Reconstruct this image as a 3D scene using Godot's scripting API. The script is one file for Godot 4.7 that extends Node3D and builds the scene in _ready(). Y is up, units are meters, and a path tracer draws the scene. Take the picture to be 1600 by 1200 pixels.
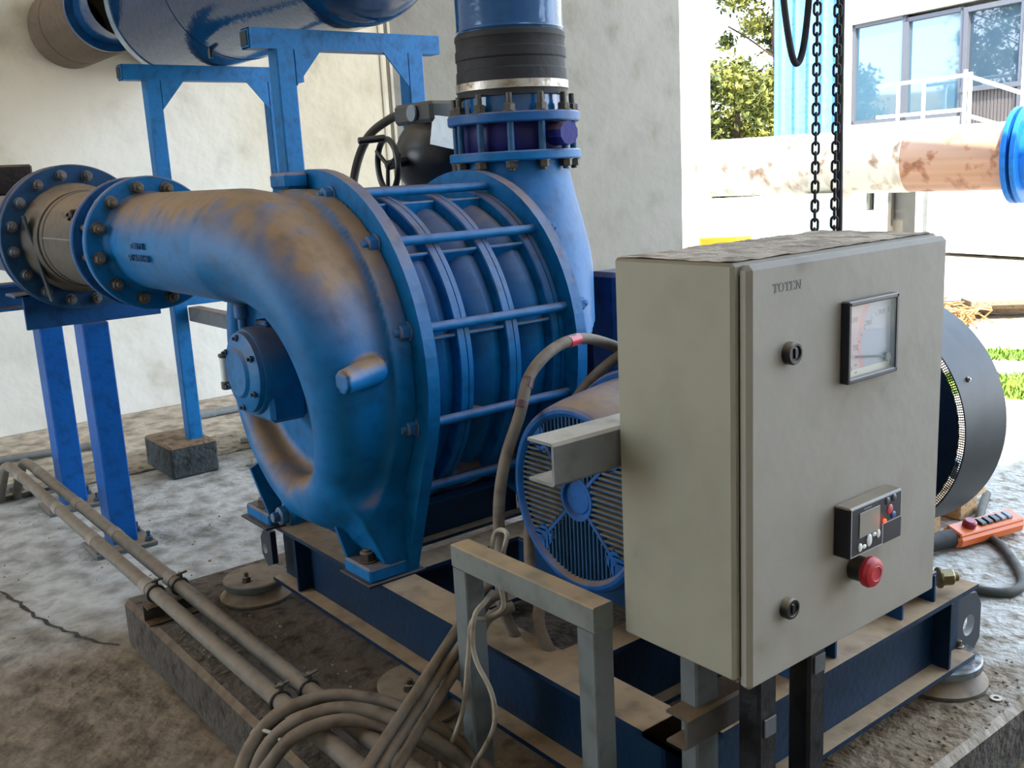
extends Node3D

# ------------------------------------------------------------------ mesh builder
class Mb:
	static var nz: FastNoiseLite
	var v := PackedVector3Array()
	var n := PackedVector3Array()
	var c := PackedColorArray()
	var base := Color(0.5, 0.5, 0.5)
	var dustc := Color(0.22, 0.16, 0.1)
	var dust := 0.0
	var vary := 0.12
	func _init(col: Color = Color(0.6, 0.6, 0.6), d := 0.0, dc: Color = Color("a08a70")) -> void:
		paint(col, d, dc)
	func paint(col: Color, d := 0.0, dc: Color = Color("a08a70")) -> Mb:
		base = col.srgb_to_linear(); dust = d; dustc = dc.srgb_to_linear()
		return self
	func shade(p: Vector3, m: Vector3) -> Color:
		var k: float = 1.0 + vary * (nz.get_noise_3dv(p * 9.0) + 0.6 * nz.get_noise_3dv(p * 40.0))
		var q := Color(base.r * k, base.g * k, base.b * k)
		if dust > 0.0:
			var w: float = smoothstep(0.05, 0.95, m.y) * dust * clampf(0.9 + 0.4 * nz.get_noise_3dv(p * 14.0) + 0.4 * nz.get_noise_3dv(p * 60.0), 0.0, 1.25)
			q = q.lerp(dustc, clampf(w, 0.0, 0.96))
		return q
	func put(p: Vector3, m: Vector3) -> void:
		v.append(p); n.append(m); c.append(shade(p, m))
	func tri(a: Vector3, b: Vector3, d: Vector3, na: Vector3, nb: Vector3, nd: Vector3) -> void:
		if (b - a).cross(d - a).dot(na + nb + nd) > 0.0:
			put(a, na); put(d, nd); put(b, nb)
		else:
			put(a, na); put(b, nb); put(d, nd)
	func flat(a: Vector3, b: Vector3, d: Vector3, m: Vector3) -> void:
		tri(a, b, d, m, m, m)
	func quad(a: Vector3, b: Vector3, d: Vector3, e: Vector3, m: Vector3) -> void:
		flat(a, b, d, m); flat(a, d, e, m)
	# a polygon (side, up) drawn out from a to b, the outline counter-clockwise
	func extr(poly: PackedVector2Array, a: Vector3, b: Vector3, up := Vector3.UP, step := 0.08, caps := true) -> Mb:
		var f := (b - a).normalized()
		var side := up.cross(f).normalized()
		var u := f.cross(side).normalized()
		var area := 0.0
		for i in poly.size():
			var p1 := poly[i]; var p2 := poly[(i + 1) % poly.size()]
			area += p1.x * p2.y - p2.x * p1.y
		var sg := 1.0 if area > 0.0 else -1.0
		var cnt: int = maxi(1, int(ceil((b - a).length() / step)))
		for i in poly.size():
			var p1 := poly[i]; var p2 := poly[(i + 1) % poly.size()]
			var e := p2 - p1
			if e.length() < 1e-6: continue
			var nn := (side * e.y - u * e.x).normalized() * sg
			var o1 := side * p1.x + u * p1.y; var o2 := side * p2.x + u * p2.y
			for k in cnt:
				var s := a.lerp(b, float(k) / cnt); var t := a.lerp(b, float(k + 1) / cnt)
				quad(s + o1, s + o2, t + o2, t + o1, nn)
		if caps:
			var ix := Geometry2D.triangulate_polygon(poly)
			for i in range(0, ix.size(), 3):
				var q: Array = []
				for j in 3: q.append(side * poly[ix[i + j]].x + u * poly[ix[i + j]].y)
				flat(a + q[0], a + q[1], a + q[2], -f); flat(b + q[0], b + q[1], b + q[2], f)
		return self
	# chamfered box: centre, size
	func box(o: Vector3, s: Vector3, bev := 0.002, bs := Basis(), step := 0.1) -> Mb:
		var e := minf(bev, minf(s.x, minf(s.y, s.z)) * 0.3)
		var h := s * 0.5
		var ax := [Vector3(1, 0, 0), Vector3(0, 1, 0), Vector3(0, 0, 1)]
		var dims := [h.x, h.y, h.z]
		for i in 3:
			var j := (i + 1) % 3; var k := (i + 2) % 3
			for sg in [-1.0, 1.0]:
				var m: Vector3 = ax[i] * sg
				var ja: float = dims[j] - e; var ka: float = dims[k] - e
				var nj: int = clampi(int(ceil(2.0 * ja / step)), 1, 60); var nk: int = clampi(int(ceil(2.0 * ka / step)), 1, 60)
				for a in nj:
					for b in nk:
						var j0: float = -ja + 2.0 * ja * a / nj; var j1: float = -ja + 2.0 * ja * (a + 1) / nj
						var k0: float = -ka + 2.0 * ka * b / nk; var k1: float = -ka + 2.0 * ka * (b + 1) / nk
						var b0: Vector3 = m * dims[i]
						quad(o + bs * (b0 + ax[j] * j0 + ax[k] * k0), o + bs * (b0 + ax[j] * j1 + ax[k] * k0), o + bs * (b0 + ax[j] * j1 + ax[k] * k1), o + bs * (b0 + ax[j] * j0 + ax[k] * k1), bs * m)
			# edges between +-j and +-k faces, running along i
			for sj in [-1.0, 1.0]:
				for sk in [-1.0, 1.0]:
					var m2: Vector3 = (ax[j] * sj + ax[k] * sk).normalized()
					var pa: Vector3 = ax[j] * sj * dims[j] + ax[k] * sk * (dims[k] - e)
					var pb: Vector3 = ax[j] * sj * (dims[j] - e) + ax[k] * sk * dims[k]
					var l: Vector3 = ax[i] * (dims[i] - e)
					quad(o + bs * (pa - l), o + bs * (pb - l), o + bs * (pb + l), o + bs * (pa + l), bs * m2)
		for sx in [-1.0, 1.0]:
			for sy in [-1.0, 1.0]:
				for sz in [-1.0, 1.0]:
					var m3 := Vector3(sx, sy, sz).normalized()
					flat(o + bs * Vector3(sx * h.x, sy * (h.y - e), sz * (h.z - e)), o + bs * Vector3(sx * (h.x - e), sy * h.y, sz * (h.z - e)), o + bs * Vector3(sx * (h.x - e), sy * (h.y - e), sz * h.z), bs * m3)
		return self
	# profile of (along, radius) points turned round an axis
	func lathe(o: Vector3, axis: Vector3, prof: Array, seg := 48, a0 := 0.0, a1 := TAU, sharp := 30.0) -> Mb:
		var f := axis.normalized()
		var s := f.cross(Vector3.UP if absf(f.y) < 0.9 else Vector3.RIGHT).normalized()
		var u := f.cross(s)
		var cnt := prof.size()
		var seg_n: Array = []
		for i in cnt - 1:
			var t: Vector2 = prof[i + 1] - prof[i]
			seg_n.append(Vector2(-t.y, t.x).normalized())
		var lim := cos(deg_to_rad(sharp))
		for i in cnt - 1:
			var p: Vector2 = prof[i]; var q: Vector2 = prof[i + 1]
			if p.distance_to(q) < 1e-6: continue
			var np_: Vector2 = seg_n[i]; var nq: Vector2 = seg_n[i]
			if i > 0 and seg_n[i - 1].dot(seg_n[i]) > lim: np_ = (seg_n[i - 1] + seg_n[i]).normalized()
			if i < cnt - 2 and seg_n[i + 1].dot(seg_n[i]) > lim: nq = (seg_n[i + 1] + seg_n[i]).normalized()
			for k in seg:
				var b0 := a0 + (a1 - a0) * k / seg; var b1 := a0 + (a1 - a0) * (k + 1) / seg
				var r0 := s * cos(b0) + u * sin(b0); var r1 := s * cos(b1) + u * sin(b1)
				var A := o + f * p.x + r0 * p.y; var B := o + f * p.x + r1 * p.y
				var D := o + f * q.x + r1 * q.y; var E := o + f * q.x + r0 * q.y
				var nA := f * np_.x + r0 * np_.y; var nB := f * np_.x + r1 * np_.y
				var nD := f * nq.x + r1 * nq.y; var nE := f * nq.x + r0 * nq.y
				if p.y > 1e-6: tri(A, B, D, nA, nB, nD) if q.y > 1e-6 else tri(A, B, D, nA, nB, (nD + nE).normalized())
				if q.y > 1e-6: tri(A, D, E, nA, nD, nE)
		return self
	func cyl(a: Vector3, b: Vector3, r: float, seg := 24, bev := 0.0, r2 := -1.0) -> Mb:
		var l := (b - a).length(); var e := r if r2 < 0.0 else r2
		if bev > 0.0:
			return lathe(a, b - a, [Vector2(0, 0), Vector2(0, r - bev), Vector2(bev, r), Vector2(l - bev, e), Vector2(l, e - bev), Vector2(l, 0)], seg)
		return lathe(a, b - a, [Vector2(0, 0), Vector2(0, r), Vector2(l, e), Vector2(l, 0)], seg)
	func ball(o: Vector3, r: float, sq := Vector3.ONE, seg := 20) -> Mb:
		var pr: Array = []
		for i in 13: pr.append(Vector2(-cos(PI * i / 12.0) * r, sin(PI * i / 12.0) * r))
		var st := v.size()
		lathe(o, Vector3.UP, pr, seg, 0.0, TAU, 60.0)
		for i in range(st, v.size()):
			v[i] = o + (v[i] - o) * sq
			n[i] = (n[i] / sq).normalized()
		return self
	# ring of round section
	func torus(o: Vector3, axis: Vector3, R: float, r: float, seg := 32, rs := 10, a0 := 0.0, a1 := TAU) -> Mb:
		var pr: Array = []
		for i in rs + 1: pr.append(Vector2(-cos(-TAU * i / rs) * r, R + sin(-TAU * i / rs) * r))
		pr.reverse()
		return lathe(o, axis, pr, seg, a0, a1, 80.0)
	static func smooth_path(pts: Array, per := 8) -> PackedVector3Array:
		var out := PackedVector3Array()
		for i in pts.size() - 1:
			var p0: Vector3 = pts[maxi(i - 1, 0)]; var p1: Vector3 = pts[i]; var p2: Vector3 = pts[i + 1]; var p3: Vector3 = pts[mini(i + 2, pts.size() - 1)]
			for k in per: out.append(p1.cubic_interpolate(p2, p0, p3, float(k) / per))
		out.append(pts[-1])
		return out
	func tube(pts: Array, r: float, seg := 12, per := 8, caps := true) -> Mb:
		var path: PackedVector3Array = smooth_path(pts, per) if per > 1 else PackedVector3Array(pts)
		var up := Vector3(0.13, 0.97, 0.21).normalized()
		var rings: Array = []
		for i in path.size():
			var t := (path[mini(i + 1, path.size() - 1)] - path[maxi(i - 1, 0)]).normalized()
			up = (up - t * up.dot(t)).normalized()
			if i == 0 and absf(up.dot(t)) > 0.9: up = t.cross(Vector3.RIGHT).normalized()
			rings.append([path[i], up, t.cross(up), t])
		for i in rings.size() - 1:
			var a: Array = rings[i]; var b: Array = rings[i + 1]
			for k in seg:
				var x0 := cos(TAU * k / seg); var y0 := sin(TAU * k / seg); var x1 := cos(TAU * (k + 1) / seg); var y1 := sin(TAU * (k + 1) / seg)
				var na: Vector3 = a[1] * x0 + a[2] * y0; var nb: Vector3 = a[1] * x1 + a[2] * y1
				var nd: Vector3 = b[1] * x1 + b[2] * y1; var ne: Vector3 = b[1] * x0 + b[2] * y0
				tri(a[0] + na * r, a[0] + nb * r, b[0] + nd * r, na, nb, nd); tri(a[0] + na * r, b[0] + nd * r, b[0] + ne * r, na, nd, ne)
		if caps:
			for w in [[rings[0], -1.0], [rings[-1], 1.0]]:
				var g: Array = w[0]; var m: Vector3 = g[3] * w[1]
				for k in seg:
					flat(g[0], g[0] + (g[1] * cos(TAU * k / seg) + g[2] * sin(TAU * k / seg)) * r, g[0] + (g[1] * cos(TAU * (k + 1) / seg) + g[2] * sin(TAU * (k + 1) / seg)) * r, m)
		return self
	static func slope(fn: Callable, w: Vector3, e: float) -> Vector3:
		return Vector3(fn.call(w + Vector3(e, 0, 0)) - fn.call(w - Vector3(e, 0, 0)), fn.call(w + Vector3(0, e, 0)) - fn.call(w - Vector3(0, e, 0)), fn.call(w + Vector3(0, 0, e)) - fn.call(w - Vector3(0, 0, e))).normalized()
	# isosurface of a distance field by surface nets
	func net(fn: Callable, lo: Vector3, hi: Vector3, h: float) -> Mb:
		var d := Vector3i(((hi - lo) / h).ceil()) + Vector3i.ONE
		var val := PackedFloat32Array(); val.resize(d.x * d.y * d.z)
		var id := 0
		for z in d.z:
			for y in d.y:
				for x in d.x:
					val[id] = fn.call(lo + Vector3(x, y, z) * h); id += 1
		var sx := 1; var sy := d.x; var sz := d.x * d.y
		var corner := [0, sx, sy, sx + sy, sz, sx + sz, sy + sz, sx + sy + sz]
		var edges := [[0, 1], [2, 3], [4, 5], [6, 7], [0, 2], [1, 3], [4, 6], [5, 7], [0, 4], [1, 5], [2, 6], [3, 7]]
		var at := {}
		for z in d.z - 1:
			for y in d.y - 1:
				for x in d.x - 1:
					var b := x + y * sy + z * sz
					var neg := 0
					for q in corner: if val[b + q] < 0.0: neg += 1
					if neg == 0 or neg == 8: continue
					var p := Vector3.ZERO; var cnt := 0
					for e in edges:
						var f0 := val[b + corner[e[0]]]; var f1 := val[b + corner[e[1]]]
						if (f0 < 0.0) != (f1 < 0.0):
							var t := f0 / (f0 - f1)
							var c0 := Vector3(e[0] & 1, (e[0] >> 1) & 1, (e[0] >> 2) & 1); var c1 := Vector3(e[1] & 1, (e[1] >> 1) & 1, (e[1] >> 2) & 1)
							p += c0.lerp(c1, t); cnt += 1
					var w := lo + (Vector3(x, y, z) + p / cnt) * h
					var g := slope(fn, w, 0.003)
					w -= g * clampf(fn.call(w), -h, h)
					g = slope(fn, w, 0.006)
					at[b] = [w - g * clampf(fn.call(w), -h, h), g]
		for z in range(1, d.z - 1):
			for y in range(1, d.y - 1):
				for x in range(1, d.x - 1):
					var b := x + y * sy + z * sz
					for k in 3:
						var st: int = [sx, sy, sz][k]
						if (val[b] < 0.0) == (val[b + st] < 0.0): continue
						var s1: int = [sy, sz, sx][k]; var s2: int = [sz, sx, sy][k]
						var qa = at.get(b); var qb = at.get(b - s1); var qc = at.get(b - s1 - s2); var qd = at.get(b - s2)
						if qa == null or qb == null or qc == null or qd == null: continue
						tri(qa[0], qb[0], qc[0], qa[1], qb[1], qc[1]); tri(qa[0], qc[0], qd[0], qa[1], qc[1], qd[1])
		return self
	func mesh(shift := Vector3.ZERO, size := 1.0) -> ArrayMesh:
		var w := PackedVector3Array()
		if shift == Vector3.ZERO and size == 1.0: w = v
		else:
			w.resize(v.size())
			for i in v.size(): w[i] = v[i] * size - shift
		var arr := []; arr.resize(Mesh.ARRAY_MAX)
		arr[Mesh.ARRAY_VERTEX] = w; arr[Mesh.ARRAY_NORMAL] = n; arr[Mesh.ARRAY_COLOR] = c
		var m := ArrayMesh.new()
		m.add_surface_from_arrays(Mesh.PRIMITIVE_TRIANGLES, arr)
		return m

# ------------------------------------------------------------------ naming and tagging
var taken := {}
var org := {}
var M := {}
var size := 1.0                     # the blower and its pipework are drawn at 1 : 1.045
var drop := Vector3.ZERO

func real(p: Vector3) -> Vector3:   # from the drawing to the bay
	return p * size + drop

func numbered(called: String) -> String:
	var k: int = taken.get(called, 0)
	taken[called] = k + 1
	return called if k == 0 else "%s_%03d" % [called, k]

func tag(o: Node3D, label := "", category := "", group := "", kind := "") -> Node3D:
	if label: o.set_meta("label", label)
	if category: o.set_meta("category", category)
	if group: o.set_meta("group", group)
	if kind: o.set_meta("kind", kind)
	return o

func thing(called: String, at: Vector3, label: String, category: String, group := "") -> Node3D:
	var o := Node3D.new()
	o.name = numbered(called); o.position = real(at); org[o] = real(at)
	add_child(o)
	return tag(o, label, category, group)

# a part from world coordinates
func part(called: String, mb: Mb, mat: Material, parent: Node3D, label := "") -> MeshInstance3D:
	var o := MeshInstance3D.new()
	o.name = called
	o.mesh = mb.mesh(org[parent] - drop, size); o.material_override = mat
	org[o] = org[parent]
	parent.add_child(o, true)
	if label: o.set_meta("label", label)
	return o

# a part that shares a mesh built round its own origin
func shared(called: String, mesh: Mesh, mat: Material, parent: Node3D, at: Vector3, bs := Basis()) -> MeshInstance3D:
	var o := MeshInstance3D.new()
	o.name = called
	o.mesh = mesh; o.material_override = mat
	o.transform = Transform3D(bs.scaled(Vector3.ONE * size), real(at) - org[parent])
	parent.add_child(o, true)
	return o

# a thing of one mesh
func single(called: String, mb: Mb, mat: Material, label: String, category: String, group := "", at = null) -> MeshInstance3D:
	var o := MeshInstance3D.new()
	var p: Vector3 = Vector3.ZERO
	if at == null:
		var lo := mb.v[0]; var hi := mb.v[0]
		for q in mb.v: lo = lo.min(q); hi = hi.max(q)
		p = Vector3((lo.x + hi.x) / 2, lo.y, (lo.z + hi.z) / 2)
	else: p = at
	o.name = numbered(called); o.mesh = mb.mesh(p * size, size); o.material_override = mat; o.position = real(p)
	org[o] = real(p)
	add_child(o)
	tag(o, label, category, group)
	return o

func struct(called: String, mb: Mb, mat: Material, label := "") -> MeshInstance3D:
	var o := single(called, mb, mat, label, "")
	o.set_meta("kind", "structure")
	return o

func aim(y: Vector3, hint := Vector3(0, 0, 1)) -> Basis:      # a basis whose y axis points along y
	var u := y.normalized()
	var x := hint.cross(u)
	if x.length() < 0.1: x = Vector3.RIGHT.cross(u)
	x = x.normalized()
	return Basis(x, u, x.cross(u))

func rect(w: float, h: float, e := 0.002) -> PackedVector2Array:
	var a := w / 2; var b := h / 2
	return PackedVector2Array([Vector2(a - e, -b), Vector2(a, -b + e), Vector2(a, b - e), Vector2(a - e, b), Vector2(-a + e, b), Vector2(-a, b - e), Vector2(-a, -b + e), Vector2(-a + e, -b)])

func ibeam(w: float, h: float, tf: float, tw: float) -> PackedVector2Array:
	var a := w / 2; var b := h / 2; var c := tw / 2
	return PackedVector2Array([Vector2(-a, -b), Vector2(a, -b), Vector2(a, -b + tf), Vector2(c, -b + tf), Vector2(c, b - tf), Vector2(a, b - tf), Vector2(a, b), Vector2(-a, b), Vector2(-a, b - tf), Vector2(-c, b - tf), Vector2(-c, -b + tf), Vector2(-a, -b + tf)])

func chan(w: float, h: float, t: float) -> PackedVector2Array:   # web on +x, flanges towards -x
	var a := w / 2; var b := h / 2
	return PackedVector2Array([Vector2(-a, -b), Vector2(a - 0.004, -b), Vector2(a, -b + 0.004), Vector2(a, b - 0.004), Vector2(a - 0.004, b), Vector2(-a, b), Vector2(-a, b - t), Vector2(a - t, b - t), Vector2(a - t, -b + t), Vector2(-a, -b + t)])

func hexp(r: float) -> PackedVector2Array:
	var q := PackedVector2Array()
	for i in 6: q.append(Vector2(cos(TAU * i / 6), sin(TAU * i / 6)) * r)
	return q

# hexagon nut with washer and the end of its bolt, standing on y = 0
func nut_mesh(r: float, h: float, stub: float, col: Color, dust := 0.25) -> ArrayMesh:
	var b := Mb.new(col, dust)
	b.cyl(Vector3.ZERO, Vector3(0, h * 0.15, 0), r * 1.18, 16)
	b.extr(hexp(r), Vector3(0, h * 0.15, 0), Vector3(0, h * 0.9, 0), Vector3(0, 0, 1))
	b.lathe(Vector3(0, h * 0.9, 0), Vector3.UP, [Vector2(0, r * 0.93), Vector2(h * 0.12, r * 0.78), Vector2(h * 0.12, 0)], 12)
	b.cyl(Vector3(0, h * 0.5, 0), Vector3(0, h + stub, 0), r * 0.52, 10, r * 0.08)
	return b.mesh()

func noise_tex(freq: float, oct: int, ramp: Array, sd: int, size := 512, cell := false) -> NoiseTexture2D:
	var t := NoiseTexture2D.new()
	var f := FastNoiseLite.new()
	f.seed = sd; f.frequency = freq; f.fractal_octaves = oct
	f.noise_type = FastNoiseLite.TYPE_CELLULAR if cell else FastNoiseLite.TYPE_SIMPLEX_SMOOTH
	t.noise = f; t.width = size; t.height = size; t.seamless = true
	var g := Gradient.new()
	var offs := PackedFloat32Array(); var cols := PackedColorArray()
	for r in ramp: offs.append(r[0]); cols.append(r[1])
	g.offsets = offs; g.colors = cols
	t.color_ramp = g
	return t

func bump_tex(freq: float, oct: int, sd: int, strength := 6.0, size := 512) -> NoiseTexture2D:
	var t := NoiseTexture2D.new()
	var f := FastNoiseLite.new()
	f.seed = sd; f.frequency = freq; f.fractal_octaves = oct
	t.noise = f; t.width = size; t.height = size; t.seamless = true; t.as_normal_map = true; t.bump_strength = strength
	return t

# vertex-coloured material; tex and bump are laid on by three planes in the world
func mat(rough: float, metal := 0.0, tex: Texture2D = null, scale := 1.0, bump: Texture2D = null, amount := 1.0, spec := 0.5) -> StandardMaterial3D:
	var m := StandardMaterial3D.new()
	m.vertex_color_use_as_albedo = true
	m.roughness = rough; m.metallic = metal; m.metallic_specular = spec
	m.uv1_triplanar = true; m.uv1_world_triplanar = true; m.uv1_scale = Vector3.ONE * scale
	if tex: m.albedo_texture = tex
	if bump:
		m.normal_enabled = true; m.normal_texture = bump; m.normal_scale = amount
	return m

func solid(col: Color, rough: float, metal := 0.0, spec := 0.5) -> StandardMaterial3D:
	var m := StandardMaterial3D.new()
	m.albedo_color = col; m.roughness = rough; m.metallic = metal; m.metallic_specular = spec
	return m

# ------------------------------------------------------------------ scene
const AY := 0.757        # blower shaft height
const AZ := -1.805       # blower shaft line
const BLUE := Color("06659f")
const NAVY := Color("173a66")
const GREYP := Color("6d7478")
const DUSTC := Color("90714f")

func _ready() -> void:
	var nz := FastNoiseLite.new()
	nz.seed = 7; nz.frequency = 0.35; nz.fractal_octaves = 3
	Mb.nz = nz
	# camera
	var cam := Camera3D.new()
	cam.name = "camera"
	cam.fov = 42.44; cam.near = 0.05; cam.far = 200.0
	cam.position = Vector3(0, 1.11, 0)
	cam.rotation_degrees = Vector3(-12.104, -37.772, -3.012)
	add_child(cam)
	cam.current = true
	# sky, sun, exposure
	var we := WorldEnvironment.new()
	we.name = "environment"
	var e := Environment.new()
	e.background_mode = Environment.BG_SKY
	var sm := ProceduralSkyMaterial.new()
	sm.sky_top_color = Color("9db8d8"); sm.sky_horizon_color = Color("e4e9ec")
	sm.sky_curve = 0.2
	sm.ground_bottom_color = Color("8a8378"); sm.ground_horizon_color = Color("c9c4b8")
	sm.sky_energy_multiplier = 2.2; sm.ground_energy_multiplier = 1.0
	sm.sun_angle_max = 1.0
	var sky := Sky.new()
	sky.sky_material = sm
	e.sky = sky
	e.tonemap_mode = Environment.TONE_MAPPER_LINEAR
	e.tonemap_exposure = 1.68
	e.sdfgi_enabled = true; e.ssao_enabled = true; e.ssil_enabled = true
	we.environment = e
	add_child(we)
	var sun := DirectionalLight3D.new()
	sun.name = "sun"
	sun.light_energy = 3.0; sun.light_color = Color("fff1dc"); sun.light_angular_distance = 0.53
	sun.shadow_enabled = true
	sun.sky_mode = DirectionalLight3D.SKY_MODE_LIGHT_ONLY
	add_child(sun)
	sun.look_at_from_position(Vector3.ZERO, Vector3(0.42, -0.73, -0.5), Vector3.UP)
	materials()
	building()
	floor_and_plinth()
	size = 1.045; drop = Vector3(0, -0.05, 0)
	blower()
	inlet_line()
	outlet_line()
	size = 1.0; drop = Vector3.ZERO
	inlet_supports()
	tank_and_stand()
	base_frame()
	motor()
	cabinet()
	cables()
	floor_bits()
	hoist()
	outdoors()

func materials() -> void:
	var speck := noise_tex(0.02, 5, [[0.0, Color(0.78, 0.77, 0.75)], [0.45, Color(0.97, 0.97, 0.97)], [0.75, Color.WHITE], [1.0, Color(0.9, 0.88, 0.86)]], 3)
	var orange_peel := bump_tex(0.05, 3, 5, 2.0)
	var rough_n := bump_tex(0.03, 5, 9, 8.0)
	var grime := noise_tex(0.012, 6, [[0.0, Color(0.5, 0.44, 0.37)], [0.3, Color(0.84, 0.81, 0.77)], [0.55, Color(0.98, 0.97, 0.96)], [1.0, Color.WHITE]], 11)
	var conc := noise_tex(0.016, 6, [[0.0, Color(0.6, 0.58, 0.55)], [0.4, Color(0.86, 0.85, 0.83)], [0.7, Color.WHITE], [1.0, Color(0.8, 0.78, 0.75)]], 21)
	M.paint = mat(0.45, 0.0, speck, 1.7, orange_peel, 0.25, 0.36)
	M.gloss = mat(0.13, 0.0, speck, 1.2, orange_peel, 0.18)
	M.dull = mat(0.75, 0.0, speck, 2.0, orange_peel, 0.3)
	M.greyp = mat(0.55, 0.0, speck, 1.2, orange_peel, 0.2)
	M.cream = mat(0.62, 0.0, noise_tex(0.012, 6, [[0.0, Color(0.8, 0.78, 0.74)], [0.22, Color(0.95, 0.945, 0.935)], [0.5, Color(0.985, 0.985, 0.98)], [1.0, Color.WHITE]], 13), 0.9, orange_peel, 0.1)
	M.steel = mat(0.38, 0.75, grime, 4.0, rough_n, 0.2)
	M.darksteel = mat(0.5, 0.4, grime, 3.0, rough_n, 0.2)
	M.rubber = mat(0.7, 0.0, grime, 3.0, rough_n, 0.15)
	M.plastic = mat(0.35, 0.0)
	M.conc = mat(0.92, 0.0, conc, 0.9, rough_n, 0.55)
	M.rough = mat(0.95, 0.0, grime, 2.5, rough_n, 0.9)
	var wallt := noise_tex(0.006, 6, [[0.0, Color(0.86, 0.84, 0.8)], [0.28, Color(0.955, 0.95, 0.94)], [0.5, Color(0.985, 0.98, 0.975)], [1.0, Color.WHITE]], 31, 1024)
	M.wall = mat(0.85, 0.0, wallt, 0.4, rough_n, 0.15)
	M.plain = mat(0.7, 0.0)
	M.wood = mat(0.75, 0.0, noise_tex(0.02, 4, [[0.0, Color(0.7, 0.6, 0.5)], [0.5, Color.WHITE], [1.0, Color(0.86, 0.78, 0.68)]], 41), 3.0)
	M.rust = mat(0.6, 0.1, noise_tex(0.012, 5, [[0.0, Color(0.45, 0.3, 0.22)], [0.22, Color(0.85, 0.7, 0.6)], [0.34, Color.WHITE], [1.0, Color.WHITE]], 51), 0.8)
	M.leaf = mat(0.6, 0.0)
	M.leaf.cull_mode = BaseMaterial3D.CULL_DISABLED
	var g := StandardMaterial3D.new()
	g.transparency = BaseMaterial3D.TRANSPARENCY_ALPHA
	g.albedo_color = Color(0.9, 0.95, 0.95, 0.06); g.roughness = 0.02; g.metallic_specular = 0.2
	M.glass = g
	var wg := solid(Color("3d505e"), 0.02, 0.1, 0.85)
	M.window = wg
	M.guard = mat(0.45, 0.15, speck, 1.0)
	M.pane_a = solid(Color("4d6b7b"), 0.04, 0.1, 0.8)
	M.black = solid(Color("07080a"), 0.8)

func building() -> void:
	var H := 4.2
	# back wall, its face on z = -5.1
	var b := Mb.new(Color("dcd7cb"))
	b.vary = 0.05
	b.box(Vector3(-0.12, H / 2, -5.225), Vector3(6.56, H, 0.25), 0.004, Basis(), 0.35)
	var beige := Color("cdbfa4").srgb_to_linear()  # beige to the right and upward puts warmer, dimmer light into the wall
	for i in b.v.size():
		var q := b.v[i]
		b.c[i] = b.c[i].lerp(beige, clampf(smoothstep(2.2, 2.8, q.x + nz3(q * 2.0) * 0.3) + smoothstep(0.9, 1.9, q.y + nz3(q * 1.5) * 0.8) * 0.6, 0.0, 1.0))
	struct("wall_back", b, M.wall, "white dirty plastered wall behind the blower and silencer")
	b = Mb.new(Color("7d776c"))  # grey darkened to carry the shade lying on this end bay
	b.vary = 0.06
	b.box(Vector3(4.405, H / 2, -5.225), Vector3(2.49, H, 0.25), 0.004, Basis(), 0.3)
	struct("wall_back", b, M.wall, "plastered end bay of the back wall right of the joint strip, its shade put into a darker grey")
	# twin ridge of the wall joint
	b = Mb.new(Color("bdb19b"))
	b.box(Vector3(3.125, H / 2, -5.097), Vector3(0.02, H - 0.01, 0.012), 0.003)
	b.box(Vector3(3.185, H / 2, -5.097), Vector3(0.02, H - 0.01, 0.012), 0.003)
	struct("trim_1", b, M.wall, "narrow vertical joint strip on the back wall")
	b = Mb.new(Color("c9c4b8"))
	# unseen slab; gaps over the supports and yard are cut to steer the light
	for r in [[-3.48, -2.8, -5.35, 3.15], [0.95, 5.0, -5.35, -0.6], [-2.8, 0.95, -5.35, -4.1], [-2.8, 0.95, -2.5, 3.15], [0.95, 2.5, 1.4, 3.15], [0.95, 2.5, -0.6, 0.0], [2.5, 5.0, 0.8, 3.15]]:
		b.box(Vector3((r[0] + r[1]) / 2, H + 0.1, (r[2] + r[3]) / 2), Vector3(r[1] - r[0], 0.2, r[3] - r[2]), 0.001, Basis(), 0.5)
	struct("ceiling", b, M.wall, "unseen flat roof slab over the machine bay, its gaps shaped for the light")
	b = Mb.new(Color("f2f1ec"))
	b.vary = 0.02
	b.box(Vector3(-0.925, H + 0.14, -3.3), Vector3(3.74, 0.006, 1.59), 0.001, Basis(), 2.0)
	var fib := mat(0.6)  # added, unseen sheet that spreads overhead light onto wall and floor
	fib.backlight_enabled = true; fib.backlight = Color(0.75, 0.75, 0.73)
	struct("window_1", b, fib, "unseen translucent roof sheet added above the pipe supports to light the bay")
	b = Mb.new(Color("d8d3c8"))
	# left wall with a wide doorway
	b.box(Vector3(-3.35, H / 2, 0.1), Vector3(0.25, H, 6.0), 0.004)
	b.box(Vector3(-3.35, H - 0.15, -4.0), Vector3(0.25, 0.3, 2.2), 0.004)
	struct("wall_left", b, M.wall, "white wall with a wide doorway left of the machine bay")
	b = Mb.new(Color("d8d3c8"))
	b.box(Vector3(0.76, H / 2, 3.1), Vector3(8.46, H, 0.25), 0.004)  # unseen wall, lengthened to the right to cut low sky light
	struct("wall_front", b, M.wall, "unseen white wall closing the bay at the front, run on rightward to block low sky")

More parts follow.
